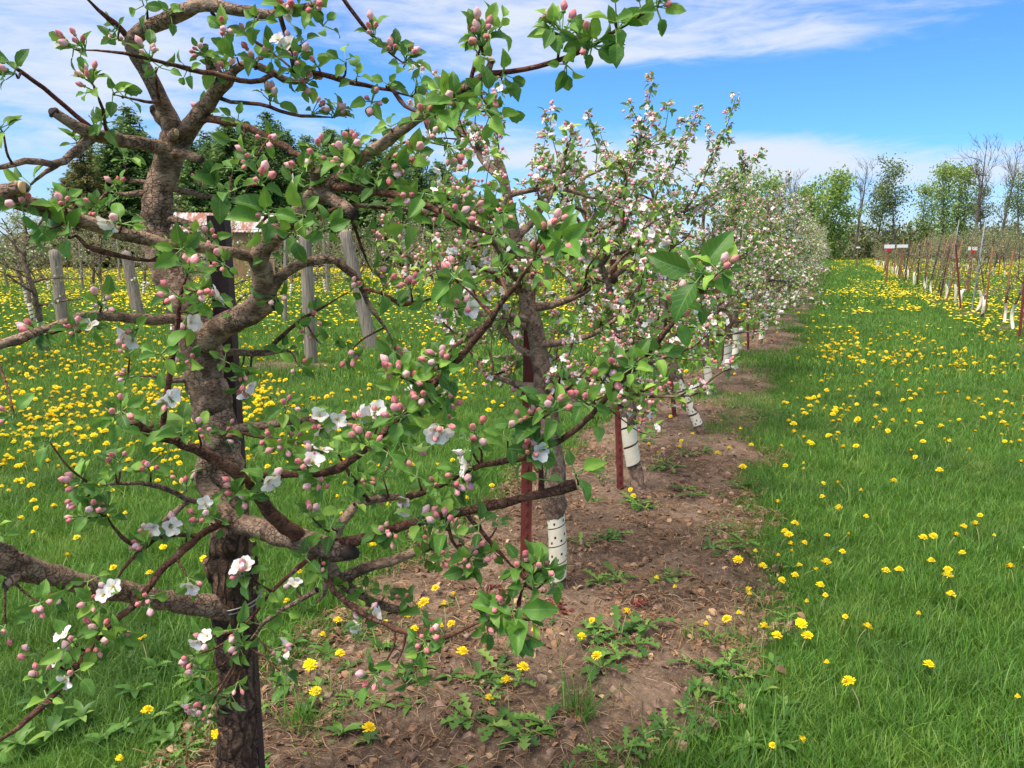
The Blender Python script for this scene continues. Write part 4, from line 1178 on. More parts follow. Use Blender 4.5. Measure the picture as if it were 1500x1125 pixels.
limb([(335, 762, 1.84, 6), (313, 772, 1.80, 6), (283, 793, 1.75, 6), (240, 833, 1.68, 5.8), (200, 883, 1.62, 5.6), (157, 920, 1.57, 5.4), (123, 963, 1.53, 5.4), (93, 1003, 1.49, 5.4), (60, 1037, 1.46, 5.4), (-10, 1092, 1.41, 5.4)], k=9, mat='twig')
limb([(292, 785, 1.76, 3.5), (240, 785, 1.73, 3.5), (207, 806, 1.70, 3.5), (180, 833, 1.66, 3.2), (163, 867, 1.63, 2.5)], k=7, mat='twig')
limb([(205, 807, 1.7, 3), (175, 782, 1.68, 3), (155, 755, 1.66, 2.4)], k=7, mat='twig')
limb([(235, 640, 1.44, 5), (240, 605, 1.43, 5), (250, 540, 1.41, 5), (257, 495, 1.40, 4.6), (264, 440, 1.39, 4), (273, 402, 1.38, 3.6)], k=8, mat='shoot')
limb([(480, 804, 1.66, 3.4), (440, 828, 1.6, 3.4), (400, 865, 1.56, 3.2), (372, 900, 1.53, 3), (350, 925, 1.51, 2.5)], k=8, mat='shoot')
limb([(600, 727, 1.80, 5), (640, 713, 1.70, 4.6), (690, 687, 1.60, 4.6), (730, 677, 1.55, 4.6), (767, 671, 1.50, 4.8), (797, 657, 1.46, 5), (840, 632, 1.41, 5), (900, 570, 1.34, 4.6), (950, 515, 1.29, 4.4), (1000, 455, 1.25, 4.2), (1028, 428, 1.23, 3.6)], k=9, mat='twig')
limb([(793, 718, 1.51, 4.5), (792, 668, 1.48, 4), (788, 612, 1.45, 3.5)], k=8, mat='shoot')
limb([(683, 752, 1.53, 4), (713, 787, 1.53, 3.6), (743, 822, 1.52, 3), (762, 838, 1.51, 2.4)], k=8, mat='twig')
limb([(470, 812, 1.66, 7), (478, 845, 1.63, 5.5), (495, 872, 1.60, 5), (533, 899, 1.57, 4.6), (583, 922, 1.54, 4.2), (633, 938, 1.51, 4), (680, 922, 1.49, 3.6), (718, 903, 1.47, 3)], k=8, mat='twig')
limb([(757, 905, 1.47, 3.2), (762, 875, 1.48, 3), (768, 855, 1.49, 2.4)], k=7, mat='shoot')
limb([(465, 864, 1.68, 5), (430, 884, 1.70, 4), (395, 905, 1.72, 3.4), (360, 945, 1.75, 3)], k=8)
limb([(478, 852, 1.66, 4), (474, 870, 1.66, 4), (462, 884, 1.67, 4)], k=7)
limb([(655, 758, 1.54, 3), (662, 790, 1.53, 2.8), (690, 828, 1.52, 2.2)], k=7, mat='twig')
# thin upper shoots
limb([(398, -8, 1.66, 4), (412, 30, 1.68, 4), (424, 68, 1.70, 4), (430, 103, 1.72, 5)], k=8, mat='twig')
limb([(428, 102, 1.72, 5), (470, 108, 1.74, 4), (505, 118, 1.75, 4), (553, 128, 1.77, 3.5), (605, 142, 1.79, 3)], k=8, mat='twig')
limb([(500, -6, 1.72, 3.4), (530, 35, 1.74, 3.4), (560, 68, 1.76, 3), (590, 92, 1.78, 2.4)], k=7, mat='shoot')
limb([(402, 108, 1.775, 4.5), (370, 119, 1.72, 4.2), (310, 108, 1.68, 4), (247, 94, 1.62, 3.4), (185, 79, 1.57, 3), (120, 73, 1.52, 2.6)], k=7, mat='twig')
limb([(312, 140, 1.84, 4), (334, 148, 1.83, 3.4), (383, 153, 1.80, 3.2), (430, 168, 1.78, 3), (490, 172, 1.77, 2.4)], k=7, mat='twig')
limb([(365, 55, 1.75, 2.6), (395, 75, 1.76, 2.6), (430, 102, 1.74, 2.6)], k=6, mat='twig')
limb([(215, 55, 1.78, 2.4), (216, 35, 1.77, 2.2), (216, 5, 1.75, 1.8)], k=6, mat='twig')
limb([(236, 160, 1.88, 3), (229, 120, 1.8, 2.4), (228, 100, 1.78, 2)], k=6, mat='twig')
limb([(234, 146, 1.87, 3.4), (222, 150, 1.80, 3), (195, 145, 1.72, 2.6), (165, 138, 1.66, 2)], k=6, mat='twig')
limb([(155, 190, 1.74, 2.6), (150, 160, 1.68, 2.6), (138, 130, 1.64, 2)], k=6, mat='shoot')
limb([(310, 18, 1.74, 3), (322, 36, 1.72, 3), (330, 48, 1.7, 2.4)], k=6, mat='twig')
limb([(570, 125, 1.78, 3), (600, 160, 1.72, 3), (640, 170, 1.66, 2.4)], k=6, mat='twig')
limb([(690, 122, 1.47, 4), (694, 98, 1.46, 3.5), (704, 70, 1.45, 2.6)], k=7, mat='shoot')
limb([(815, 92, 1.42, 2.6), (818, 78, 1.41, 2.4), (822, 55, 1.41, 1.6)], k=6, mat='shoot')
limb([(560, 245, 1.60, 2.6), (575, 225, 1.62, 2.4), (600, 205, 1.66, 2), (660, 215, 1.72, 2)], k=6, mat='twig')
limb([(300, 510, 1.9, 2), (280, 530, 1.85, 2)], k=6, mat='twig', spur=False)
limb([(870, 596, 1.37, 3), (872, 575, 1.365, 2.6), (893, 545, 1.35, 2)], k=6, mat='shoot')
limb([(680, 515, 1.37, 3), (655, 525, 1.38, 2.6), (640, 540, 1.39, 2)], k=6, mat='shoot')
limb([(640, 556, 1.41, 3), (610, 558, 1.42, 2.6), (585, 552, 1.42, 2)], k=6, mat='shoot')
limb([(722, 462, 1.33, 3), (700, 440, 1.35, 2.4), (668, 410, 1.37, 2)], k=6, mat='shoot')
limb([(500, 300, 1.6, 3), (440, 330, 1.55, 3), (400, 322, 1.5, 2.6), (340, 285, 1.44, 2.4)], k=6, mat='twig')

# ---- spurs: leaf clusters and blossom clusters at the places the photograph shows them
SP = """F90,70 B125,105 L170,45 B215,80 L232,100 B290,82 B312,95 L265,112 L148,180 L180,225 B20,110 B0,178 L250,20 L215,12 B355,50 L375,35 F437,25 B420,14 B465,20 L480,50 L400,80 B450,130 L340,238 B395,205
T322,272 B372,240 F430,275 B442,255 T395,312 T440,305 B375,340 B402,366 T268,368 B285,345 B310,352 B96,294 B130,306 F182,322 B150,310 L62,345 T92,345 B30,312 B380,88 B145,437 L255,388 B258,436 B300,432 F312,452 F273,470 F140,486 B112,490
F200,496 B190,512 L232,518 L330,535 F355,568 B350,550 F246,585 B25,622 L62,636 B176,602 B165,622 L222,640 L270,632 B292,628 B330,636 B322,652 B176,665 B166,678 B222,680 B112,700 B118,740 B132,745 L160,722 B390,640 B412,652 F470,620 F492,616 F460,670
B450,676 B470,716 F390,710 L378,726 F305,740 B345,732 L372,736 B345,718 B465,476 B456,496 B410,440 B105,757 F215,770 F252,772 B300,757 L325,765 F350,836 L376,802 L385,866 F280,856 B222,880 L132,850 F160,866 B70,890 B82,880 B130,886
F100,936 F95,960 B140,922 B146,950 T176,932 B46,950 B50,990 B8,930 F110,985 L72,1022 L96,1036 F290,936 B276,966 B290,990 L340,922 L345,962 F285,1030 B305,1036 B296,1060 B345,1012 L335,1030 F410,960 B400,972 L420,990 L410,892 L384,922
B545,50 B580,75 L592,100 B606,85 L526,106 L562,126 L612,120 L642,130 B700,42 B706,62 L690,76 L740,36 B622,180 B632,196 T665,165 L672,160 B720,145 L716,170 L735,180 L740,132 L800,42 L822,42 B872,66 L865,82 L905,60 L900,20 L932,10 B964,14 L830,100
B512,210 B500,232 B576,250 L552,266 L526,266 B600,282 L626,276 B742,310 B735,322 B700,315 B680,312 T802,338 T835,348 B816,312 B565,420 B602,416 L626,436 F680,452 L666,400 B650,516 B640,530 B596,556 B570,560 L580,522 L650,546 B660,586 B630,590 B660,610
B590,616 B546,660 L590,640 L575,670 F650,630 B696,630 L686,640 B745,626 L742,636 F666,672 F690,686 B640,710 B660,706 B682,700 L650,722 F596,745 F776,656 B765,655 T786,600 L802,592 B816,602 B840,592 B775,640 L810,700 L842,690 B900,536 B896,552 L926,540
L960,526 T1030,388 B1060,390 L1016,404 B990,430 B986,470 B580,780 B616,766 B626,790 B650,776 L622,822 B642,826 B700,810 B716,816 B682,822 B765,822 B796,816 B806,832 T770,852 L812,846 B730,876 B710,912 B722,926 T746,892 T756,935 B790,912 B630,930 B620,946
L612,962 F530,926 B586,870 L566,866 L622,882 L600,1000 B550,1000 L576,986 B520,640 B540,700 L520,690 B560,690 B505,520 L480,515 L520,250 B480,215 B460,160 L500,150 L560,180 B540,160 L590,215 B610,240 B470,90 L510,80 L455,60 B440,90 L340,75 B395,140 L350,180 B385,265 L350,215 L480,340 B540,345
B575,310 B620,330 L650,300 B665,320 L595,335 L430,345 B330,395 L345,460 B440,540 L455,600 B415,590 L560,600 L610,690 B600,660 L480,770 B450,755 L520,735 B555,780 L700,770 L500,860 B470,830 L445,815 L540,860""".split()


def hero_spurs():
    rng = np.random.default_rng(404)
    lib = {}
    for t, n in (('B', 14), ('F', 12), ('L', 8), ('T', 6)):
        lib[t] = []
        for i in range(n):
            lf, bl = hd_cluster(rng, t)
            lib[t].append((lf, bl, lf.mesh('leaf_cluster', CL_MATS_L), bl.mesh('blossom_cluster', CL_MATS_B) if bl.n else None))
    sx = np.array([s[0] for s in HERO_SAMPLES]); sy_ = np.array([s[1] for s in HERO_SAMPLES]); sr = np.array([s[5] for s in HERO_SAMPLES])
    spec = []
    for q in SP:
        x, y = q[1:].split(','); x, y = float(x), float(y)
        dist = np.hypot(sx - x, sy_ - y) + np.where(sr > .014, 25, 0)
        i = int(np.argmin(dist)); _, _, d, base, T, r = HERO_SAMPLES[i]
        dd = d - rng.uniform(.0, .07) + (0 if dist[i] < 40 else rng.uniform(-.06, .03))
        tip = P(x, y, dd)
        spec.append((q[0], tip, base, dd, T))
    sp_xy = np.array([[float(a) for a in q[1:].split(',')] for q in SP])
    for X, Y, p, T, d in HERO_TIPS:
        if np.hypot(sp_xy[:, 0] - X, sp_xy[:, 1] - Y).min() > 9: spec.append((rng.choice(['L', 'B', 'B']), p + T * .010, p - T * .004, d, T))
    # extra unseen-from-here growth so that the tree has a far side as well
    pick = [i for i in range(len(HERO_SAMPLES)) if sr[i] < .0105]
    for k in range(34):
        i = int(rng.choice(pick)); X, Y, d, base, T, r = HERO_SAMPLES[i]
        off = norm(rng.normal(size=3) + np.array([0, 0, .5])) * rng.uniform(.02, .06)
        spec.append((rng.choice(['L', 'B', 'B', 'L', 'F']), base + off + np.array([-.38, .92, 0]) * rng.uniform(0, .06), base, d, T))
    order = np.argsort([s[3] for s in spec])
    tw, rl, rb = MB(), MB(), MB()
    nl = nb = nt_ = 0
    for k, i in enumerate(order):
        t, tip, base, d, T = spec[i]
        v = tip - base; L = np.linalg.norm(v)
        sc = rng.uniform(.9, 1.2)
        root = tip - norm(v) * min(L, .022)
        if L > .012:
            m = (base + root) / 2 + rng.normal(size=3) * L * .07 + np.array([0, 0, -.06 * L])
            nt_ += 1; one = MB()
            tube(one if nt_ <= 100 else tw, catmull([base - ROOT, m - ROOT, root - ROOT], 7), np.linspace(.0030 if L > .04 else .0026, .0018, 7), 6, 0, rng, .12)
            if nt_ <= 100: one.build('twig', M['twig'], hero)
        dirv = norm(norm(v) * .8 + np.array([.25, -.45, .45]) + rng.normal(size=3) * .35)
        R = basis(dirv[None], rng)[0] * sc
        lf, bl, ml, mbm = lib[t][int(rng.integers(len(lib[t])))]
        p = root - ROOT
        from mathutils import Matrix
        mat4 = Matrix([[*R[0], p[0]], [*R[1], p[1]], [*R[2], p[2]], [0, 0, 0, 1]])
        if nl < 100: o = link('leaf_cluster', ml, hero); o.matrix_local = mat4; nl += 1
        else: merge(rl, lf, R, p)
        if mbm:
            if nb < 100: o = link('blossom_cluster', mbm, hero); o.matrix_local = mat4; nb += 1
            else: merge(rb, bl, R, p)
    tag(tw.build('twigs', M['twig'], hero), kind='stuff')
    tag(rl.build('foliage', CL_MATS_L, hero), kind='stuff'); tag(rb.build('blossoms', CL_MATS_B, hero), kind='stuff')


def merge(dst, src, R, p):
    off = dst.n
    dst.V.append(np.concatenate(src.V) @ np.asarray(R).T + p); dst.U.append(np.concatenate(src.U)); dst.hasuv |= src.hasuv
    dst.F += [(f + off, m, s) for f, m, s in src.F]; dst.n += src.n


hero_spurs()


# ================================================================ procedural orchard trees
def wander(rng, p, d, L, n, droop=0.0, crook=.12):
    pts = [np.array(p, float)]; d = norm(np.array(d, float)); st = L / n
    for i in range(n):
        d = norm(d + rng.normal(size=3) * crook + np.array([0, 0, droop])); pts.append(pts[-1] + d * st)
    return np.array(pts), d


LOD_MATS_B = [M['bud'], M['pedicel'], M['bud_open'], M['petal'], M['stamen']]
BUD_MD = ball_tmpl(6, 4, 1, 2.7, .2); BUD_LO = ball_tmpl(4, 3, 1, 2.4)
rngF = np.random.default_rng(8)
FLW_MD = [flower_tmpl(1, c, 5, rngF, 2) for c in (.3, .7, 1.0)]


def orchard_tree(seed, trunk, H, rad=.045, nl=16, Lmax=1.0, lod=1, flower=.35, spur_step=.055, dens=1.0, leafsz=1.0, elev=(.05, .75), shoots=1.0, extra=None, bark='bark', leafmat='leaf_fast', hmin=.24, blossom=1.0, guard=None, paths=(), zmin=0.0):
    """meshes of one tree in local coordinates: trunk, [(limb, twigs)], foliage, blossoms"""
    rng = np.random.default_rng(seed)
    tp = catmull(np.array(trunk, float), 34); tl = np.linspace(0, 1, 34)
    tr = rad * (1.12 - .86 * tl ** 1.1); tr[:3] *= [1.45, 1.22, 1.08]
    if guard:                                                  # the trunk is slimmer where the guard sits
        q = (tp[:, 2] > guard[0] - .06) & (tp[:, 2] < guard[1] + .02); tr = np.where(q, guard[2] - .005, tr)
    mt = MB(); tube(mt, tp + rng.normal(size=tp.shape) * rad * .06, tr, 14 if lod else 8, 0, rng, .08)
    limbs = []; spurs = []; sdirs = []

    def spur_along(pts, step, t0):
        seg = np.linalg.norm(np.diff(pts, axis=0), axis=1); c = np.concatenate([[0], np.cumsum(seg)]); L = c[-1]
        s = np.arange(L * t0 + rng.random() * step, L, step)
        for q in list(s) + [L]:
            i = min(np.searchsorted(c, q) - 1, len(seg) - 1); i = max(i, 0); f = (q - c[i]) / (seg[i] + 1e-9)
            T = norm(pts[i + 1] - pts[i]); r = norm(rng.normal(size=3)); r = norm(r - T * r.dot(T) * .7 + np.array([0, 0, .45]))
            if rng.random() < dens: spurs.append(pts[i] * (1 - f) + pts[i + 1] * f + r * rng.uniform(.006, .03)); sdirs.append(norm(r + T * .4))
    starts = []
    for i in range(nl):
        t = hmin + (.97 - hmin) * ((i + .5 * rng.random()) / nl) ** .9; az = i * 2.39996 + rng.normal() * .35
        L = Lmax * (1.05 - .6 * t) * rng.uniform(.75, 1.12); el = rng.uniform(*elev) * (.55 + .6 * t)
        starts.append((t, np.array([cos(az) * cos(el), sin(az) * cos(el), sin(el)]), L))
    for (t, d, L) in (extra or []): starts.append((t, norm(np.array(d, float)), L))
    for (t, d, L) in starts:
        j = min(int(t * 33), 32); p = tp[j]
        pts, _ = wander(rng, p, d, L, 12, -.012, .13)
        if zmin:
            low = zmin + .12 + .05 * rng.random(); pts[:, 2] = np.where(pts[:, 2] < low, low - (low - pts[:, 2]) * .15, pts[:, 2]); pts[0] = p
        r0 = min(tr[j] * .62, .011 + .013 * L); rr = np.linspace(r0, .0032, 13)
        mb = MB(); tube(mb, catmull(pts, 24), np.interp(np.linspace(0, 1, 24), np.linspace(0, 1, 13), rr), 8 if lod else 5, 0, rng, .08)
        mtw = MB()
        spur_along(pts, spur_step * 1.5, .3)
        for k in range(int(round(L / .13))):
            q = rng.uniform(.18, .97); a = min(int(q * 12), 11); T = norm(pts[a + 1] - pts[a])
            sdv = norm(T * .6 + norm(np.cross(T, [0, 0, 1]) * rng.choice([-1, 1])) * rng.uniform(.3, .9) + np.array([0, 0, rng.uniform(-.25, .7)]))
            Ls = L * rng.uniform(.2, .5); sp, _ = wander(rng, pts[a], sdv, Ls, 7, .01, .16)
            if sp[-1][2] < zmin: continue
            tube(mtw, sp, np.linspace(rr[a] * .5 + .0012, .0017, 8), 5 if lod else 3, 0, rng, .08)
            spur_along(sp, spur_step, .2)
            if rng.random() < .45 * shoots:
                b = int(rng.integers(2, 7)); uv_, _ = wander(rng, sp[b], np.array([rng.normal() * .35, rng.normal() * .35, 1]), rng.uniform(.10, .32), 5, .0, .08)
                tube(mtw, uv_, np.linspace(.0026, .0014, 6), 5 if lod else 3, 0)
                spur_along(uv_, spur_step, .25)
        limbs.append((mb, mtw))
    for pp in paths:                                           # long upright shoots
        pts = catmull(pp, 16); mb = MB(); tube(mb, pts, np.linspace(.010, .0022, 16), 6, 0, rng, .06); spur_along(pts, spur_step * .55, .25); mtw = MB()
        for k in range(9):
            a = int(rng.integers(2, 13)); sp, _ = wander(rng, pts[a], norm(pts[a + 1] - pts[a]) + rng.normal(size=3) * .7, rng.uniform(.12, .4) * (1.1 - a / 16), 6, .01, .14)
            tube(mtw, sp, np.linspace(.0035, .0016, 7), 5, 0, rng, .06); spur_along(sp, spur_step, .2)
        limbs.append((mb, mtw))
    spurs = np.array(spurs); sdirs = np.array(sdirs); n = len(spurs)
    fol, blo = MB(), MB()
    # leaves
    nlf = 4
    T_ = np.repeat(spurs, nlf, 0); base = np.repeat(sdirs, nlf, 0)
    x = norm(base * .5 + norm(rng.normal(size=(len(T_), 3)))); up = norm(np.array([0, 0, 1.]) + rng.normal(size=(len(T_), 3)) * .45)
    y = norm(np.cross(up, x)); z = np.cross(x, y)
    sz = rng.uniform(.026, .056, len(T_)) * leafsz
    Mx = np.stack([x, y, z], -1) * sz[:, None, None]
    ti = rng.integers(0, 6 if lod else 2, len(T_))
    tm = LEAF_MD if lod else LEAF_LO
    for k in range(len(tm)):
        s = ti == k; place(fol, tm[k], Mx[s], (T_ + x * .012)[s])
    # buds and flowers
    nbd = rng.poisson(3.0 * (1 - flower * .6) * blossom, n); T_ = np.repeat(spurs, nbd, 0); base = np.repeat(sdirs, nbd, 0)
    if len(T_):
        dv = norm(base + rng.normal(size=T_.shape) * .55); L = rng.uniform(.014, .032, len(T_)); big = rng.random(len(T_))
        pos = T_ + dv * L[:, None]; R = basis(dv, rng) * (.0052 + .0036 * big)[:, None, None] * (1 if lod else 1.15)
        for mm, s in ((0, big < .7), (2, big >= .7)): place(blo, BUD_MD if lod else BUD_LO, R[s], pos[s], mat=mm)
        if lod:
            a = T_; b = pos; sd_ = norm(np.cross(dv, rng.normal(size=dv.shape))) * .0011
            V = np.stack([a - sd_, a + sd_, b + sd_, b - sd_], 1).reshape(-1, 3); o = np.arange(len(a)) * 4
            blo.add(V, np.stack([o, o + 1, o + 2, o + 3], -1), 1)
    nfl = rng.poisson(2.2 * flower * blossom, n); T_ = np.repeat(spurs, nfl, 0); base = np.repeat(sdirs, nfl, 0)
    if len(T_):
        dv = norm(base + rng.normal(size=T_.shape) * .6); pos = T_ + dv * rng.uniform(.015, .03, len(T_))[:, None]
        R = basis(dv, rng) * rng.uniform(.014, .020, len(T_))[:, None, None]; ti = rng.integers(0, 3, len(T_))
        for k in range(3): place(blo, FLW_MD[k], R[ti == k], pos[ti == k], mat=3)
    return mt, limbs, fol, blo, tp, tr


def guard_mesh(tp, gr, z0, z1, pitch=.075, gap=.13, holes=True, seed=0):
    """white plastic spiral wrapped round the trunk between two heights"""
    rng = np.random.default_rng(seed)
    zz = tp[:, 2]
    def at(z):
        z = np.clip(z, zz[0], zz[-1]); i = np.clip(np.searchsorted(zz, z) - 1, 0, len(zz) - 2)
        f = (z - zz[i]) / (zz[i + 1] - zz[i] + 1e-9)
        return tp[i] * (1 - f) + tp[i + 1] * f
    r = gr
    turns = (z1 - z0) / pitch; n = max(8, int(turns * 28)); k = 7
    V = np.zeros((n + 1, k + 1, 3)); 
    for i in range(n + 1):
        u = i / 28; zc = z0 + u * pitch
        for j in range(k + 1):
            z = min(zc + pitch * (1 - gap) * j / k, z1 + pitch * .5); c = at(z)
            a = 2 * pi * u; rr = r * (1 + .012 * sin(3 * a + u))
            V[i, j] = [c[0] + rr * cos(a), c[1] + rr * sin(a), z]
    i = np.arange(n)[:, None] * (k + 1); j = np.arange(k)[None]
    Q = np.stack([i + j, i + k + 1 + j, i + k + 2 + j, i + j + 1], -1)
    keep = np.ones((n, k), bool)
    if holes:
        ii = np.arange(n)[:, None]; jj = np.arange(k)[None]
        keep = ~(((ii % 5 == 0) & (jj == 1)) | ((ii % 5 == 2) & (jj == 3)) | ((ii % 5 == 0) & (jj == 5) & (ii % 28 < 16)))
    mb = MB(); mb.add(V.reshape(-1, 3), Q[keep])
    return mb


def tree_thing(label, group, loc, data, guard=None, limb_parts=True, bark='bark', leafmat='leaf_fast', rotz=0, scale=1):
    mt, limbs, fol, blo, tp, tr = data
    r = empty('apple_tree', loc, label, 'apple tree', group, rotz, scale)
    mt.build('trunk', M[bark], r)
    if limb_parts:
        for mb, mtw in limbs:
            o = mb.build('limb', M[bark], r)
            if mtw.n: mtw.build('twigs', M['twig'], o)
    else:
        a, b = MB(), MB()
        for mb, mtw in limbs:
            merge(a, mb, np.eye(3), 0)
            if mtw.n: merge(b, mtw, np.eye(3), 0)
        merge(a, b, np.eye(3), 0)
        a.build('branches', M[bark], r)
    fol.build('foliage', M[leafmat], r)
    if blo.n: blo.build('blossoms', LOD_MATS_B, r)
    if guard: guard.build('trunk_guard', M['guard'], r)
    return r


# the second to fifth trees of the row, trunks traced from the photograph
def local(ptlist, root):
    return np.array([P(x, y, d) - root for x, y, d in ptlist])


r2 = G(816, 868); d2 = fwd(r2[0], r2[1])[0]
t2 = local([(816, 868, d2), (817, 800, d2), (813, 740, d2), (807, 660, d2), (795, 560, d2), (782, 480, d2), (768, 420, d2), (758, 360, d2), (742, 290, d2), (728, 225, d2)], r2)
D2 = orchard_tree(201, t2, 2.3, .062, 18, 1.0, 1, .36, .056, .95, hmin=.40, zmin=.85, guard=(.0, .38, .042), blossom=1.3, extra=[(.45, (-.8, .3, .1), .8), (.9, (-.5, .5, .8), .8)], elev=(-.05, .65))
tree_thing('second nearest apple tree with a perforated white spiral guard beside the studded red steel stake', None, tuple(r2), D2, guard_mesh(D2[4], .042, .0, .37, .088, .06, True, 1))

r3 = G(934, 722); d3 = fwd(r3[0], r3[1])[0]
t3 = local([(938, 726, d3), (928, 680, d3), (922, 640, d3), (920, 600, d3), (905, 520, d3), (893, 450, d3), (880, 390, d3), (862, 320, d3), (850, 250, d3)], r3)
D3 = orchard_tree(302, t3, 2.4, .062, 18, 1.0, 1, .45, .056, .95, hmin=.42, zmin=.8, guard=(.10, .46, .050), blossom=1.3, extra=[(.75, (.6, -.2, .8), .8), (.5, (.8, -.4, .25), .8)], elev=(.05, .6), paths=[local([(862, 320, d3), (900, 292, d3 - .1), (932, 220, d3 - .15), (945, 170, d3 - .15), (956, 122, d3 - .15)], r3), local([(855, 260, d3), (900, 240, d3 + .2), (950, 215, d3 + .3), (1010, 205, d3 + .35)], r3)])
tree_thing('third apple tree along the row with a plain white guard ringed by dark spiral gaps', None, tuple(r3), D3, guard_mesh(D3[4], .050, .10, .46, .13, .10, False, 2))

r4 = G(1026, 640); d4 = fwd(r4[0], r4[1])[0]
t4 = local([(1030, 640, d4), (1015, 605, d4), (1000, 575, d4), (985, 535, d4), (975, 480, d4), (970, 420, d4), (962, 350, d4), (955, 270, d4)], r4)
D4 = orchard_tree(403, t4, 2.4, .05, 18, 1.0, 1, .5, .058, .95, hmin=.42, zmin=.75, guard=(.03, .46, .046), blossom=1.3, extra=[(.6, (.8, -.2, .3), .9), (.7, (.7, -.3, .7), .8)], elev=(.05, .65), paths=[local([(962, 350, d4), (1010, 300, d4 - .2), (1045, 230, d4 - .3), (1066, 180, d4 - .3), (1078, 142, d4 - .3)], r4), local([(958, 290, d4), (990, 240, d4 - .2), (1012, 190, d4 - .2), (1022, 160, d4 - .2)], r4), local([(965, 330, d4), (1040, 290, d4), (1090, 250, d4), (1118, 225, d4)], r4)])
tree_thing('apple tree whose white dotted guard leans sharply to the left above the soil', None, tuple(r4), D4, guard_mesh(D4[4], .046, .03, .46, .1, .14, True, 3))

r5 = G(1041, 582); d5 = fwd(r5[0], r5[1])[0]
t5 = local([(1041, 582, d5), (1036, 540, d5), (1033, 500, d5), (1032, 450, d5), (1030, 380, d5), (1030, 300, d5)], r5)
D5 = orchard_tree(504, t5, 2.3, .05, 17, 1.05, 1, .55, .062, .95, hmin=.42, zmin=.7, guard=(.02, .4, .042), blossom=1.2, extra=[(.8, (.4, .0, 1.2), .6), (.5, (.8, -.2, .3), .9)], elev=(.05, .7))
tree_thing('apple tree with an upright narrow white guard just behind the leaning one', None, tuple(r5), D5, guard_mesh(D5[4], .042, .02, .40, .09, .08, False, 4))

# the rest of the main row: four kinds, copied along the row
KIND = []
for k in range(4):
    rr = np.random.default_rng(900 + k); H = 2.15 + .12 * k
    tk = np.array([[0, 0, -.03], [.02, .01, .3], [rr.normal() * .05, rr.normal() * .05, .8], [rr.normal() * .08, rr.normal() * .08, 1.4], [rr.normal() * .1, rr.normal() * .1, H]])
    Dk = orchard_tree(910 + k, tk, H, .045, 17, 1.05, 0, .6, .058, 1.0, hmin=.32, zmin=.55, blossom=1.35, leafsz=1.2, guard=(.03, .42, .045), extra=[(.8, (rr.normal() * .4, rr.normal() * .4, 1.2), .8)])
    KIND.append(Dk)
roots = [None] * 4
rr = np.random.default_rng(66)
for i in range(30):
    y = 9.6 + i * 1.65 + rr.normal() * .12; x = -1.12 + rr.normal() * .08
    k = i % 4; lab = 'densely blossoming apple tree in the pink white wall of trees further down the row'
    if roots[k] is None:
        Dk = KIND[k]
        roots[k] = tree_thing(lab, 'blossoming trees down the main row', (x, y, 0), Dk, guard_mesh(Dk[4], .045, .03, .42, .10, .10, False, 5 + k), False, rotz=rr.random() * 6)
    else: dup(roots[k], (x, y, 0), rr.random() * 6.28, rr.uniform(.92, 1.06))

# tree before the nearest one (its trunk stands outside the picture on the left) is left out

# the other rows: younger, thinly leaved trees with white guards
YOUNG = []
for k in range(4):
    rr = np.random.default_rng(1300 + k); H = 2.1 + .15 * k
    tk = np.array([[0, 0, -.03], [rr.normal() * .06, rr.normal() * .06, .35], [rr.normal() * .12, rr.normal() * .12, .9], [rr.normal() * .14, rr.normal() * .14, 1.5], [rr.normal() * .14, rr.normal() * .14, H]])
    YOUNG.append(orchard_tree(1310 + k, tk, H, .05, 15, 1.15, 0, .5, .095, .85, hmin=.34, blossom=.22, leafsz=.95, elev=(.0, .9), leafmat='leaf_pale', guard=(.02, .45, .045)))
yroots = [None] * 4


def young(x, y, sc, lab, grp):
    k = int(RR.integers(4)); rz = RR.random() * 6.28
    if yroots[k] is None:
        Dk = YOUNG[k]
        yroots[k] = tree_thing(lab, grp, (x, y, 0), Dk, guard_mesh(Dk[4], .045, .02, .45, .09, .28, False, 15 + k), False, 'bark_grey', 'leaf_pale', rz, sc)
    else: dup(yroots[k], (x, y, 0), rz, sc, lab, grp)


RR = np.random.default_rng(71)
ntree = 0
for X, y0, y1, step, sc in ((-11.1, 4, 40, 2.1, 1.0), (-15.6, 5, 48, 2.1, 1.0), (-20.1, 6, 52, 2.2, 1.0), (-24.6, 4, 56, 2.3, .95), (-29.1, 4, 58, 2.4, .9), (-33.6, 6, 60, 2.6, .9), (-38, 8, 62, 3.0, .9)):
    y = y0
    while y < y1:
        x = X + RR.normal() * .12; dd, ss = fwd(x, y)
        px_ = 750 + F * ss / (dd * cp + 1e-6)                    # the low shed stands in a gap of these rows
        if dd > 3 and abs(ss) < dd * .6655 * 1.08 + 1.5 and not (12 < dd < 40 and 262 < px_ < 402):
            young(x, y, sc * RR.uniform(.88, 1.1), 'thinly leaved young apple tree in the rows of the left field' if X < -16 else ('young apple tree with spiral guard in the first leafy row left of the posts' if X > -12 else 'young apple tree with spiral guard in the row behind the grey posts'), f'left field trees' if X < -16 else ('left field first row trees' if X > -12 else 'left field second row trees')); ntree += 1
        y += step * RR.uniform(.85, 1.15)
for x, y in ((-6.75, 7.0), (-6.6, 13.2), (-6.7, 15.6), (-6.7, 18), (-6.6, 20.2), (-6.7, 22.4), (-6.7, 25), (-6.6, 28), (-6.7, 31)):
    young(x, y, RR.uniform(.8, .95), 'small apple tree standing in the line of grey wooden posts', 'small trees in the post line'); ntree += 1
SAP = []
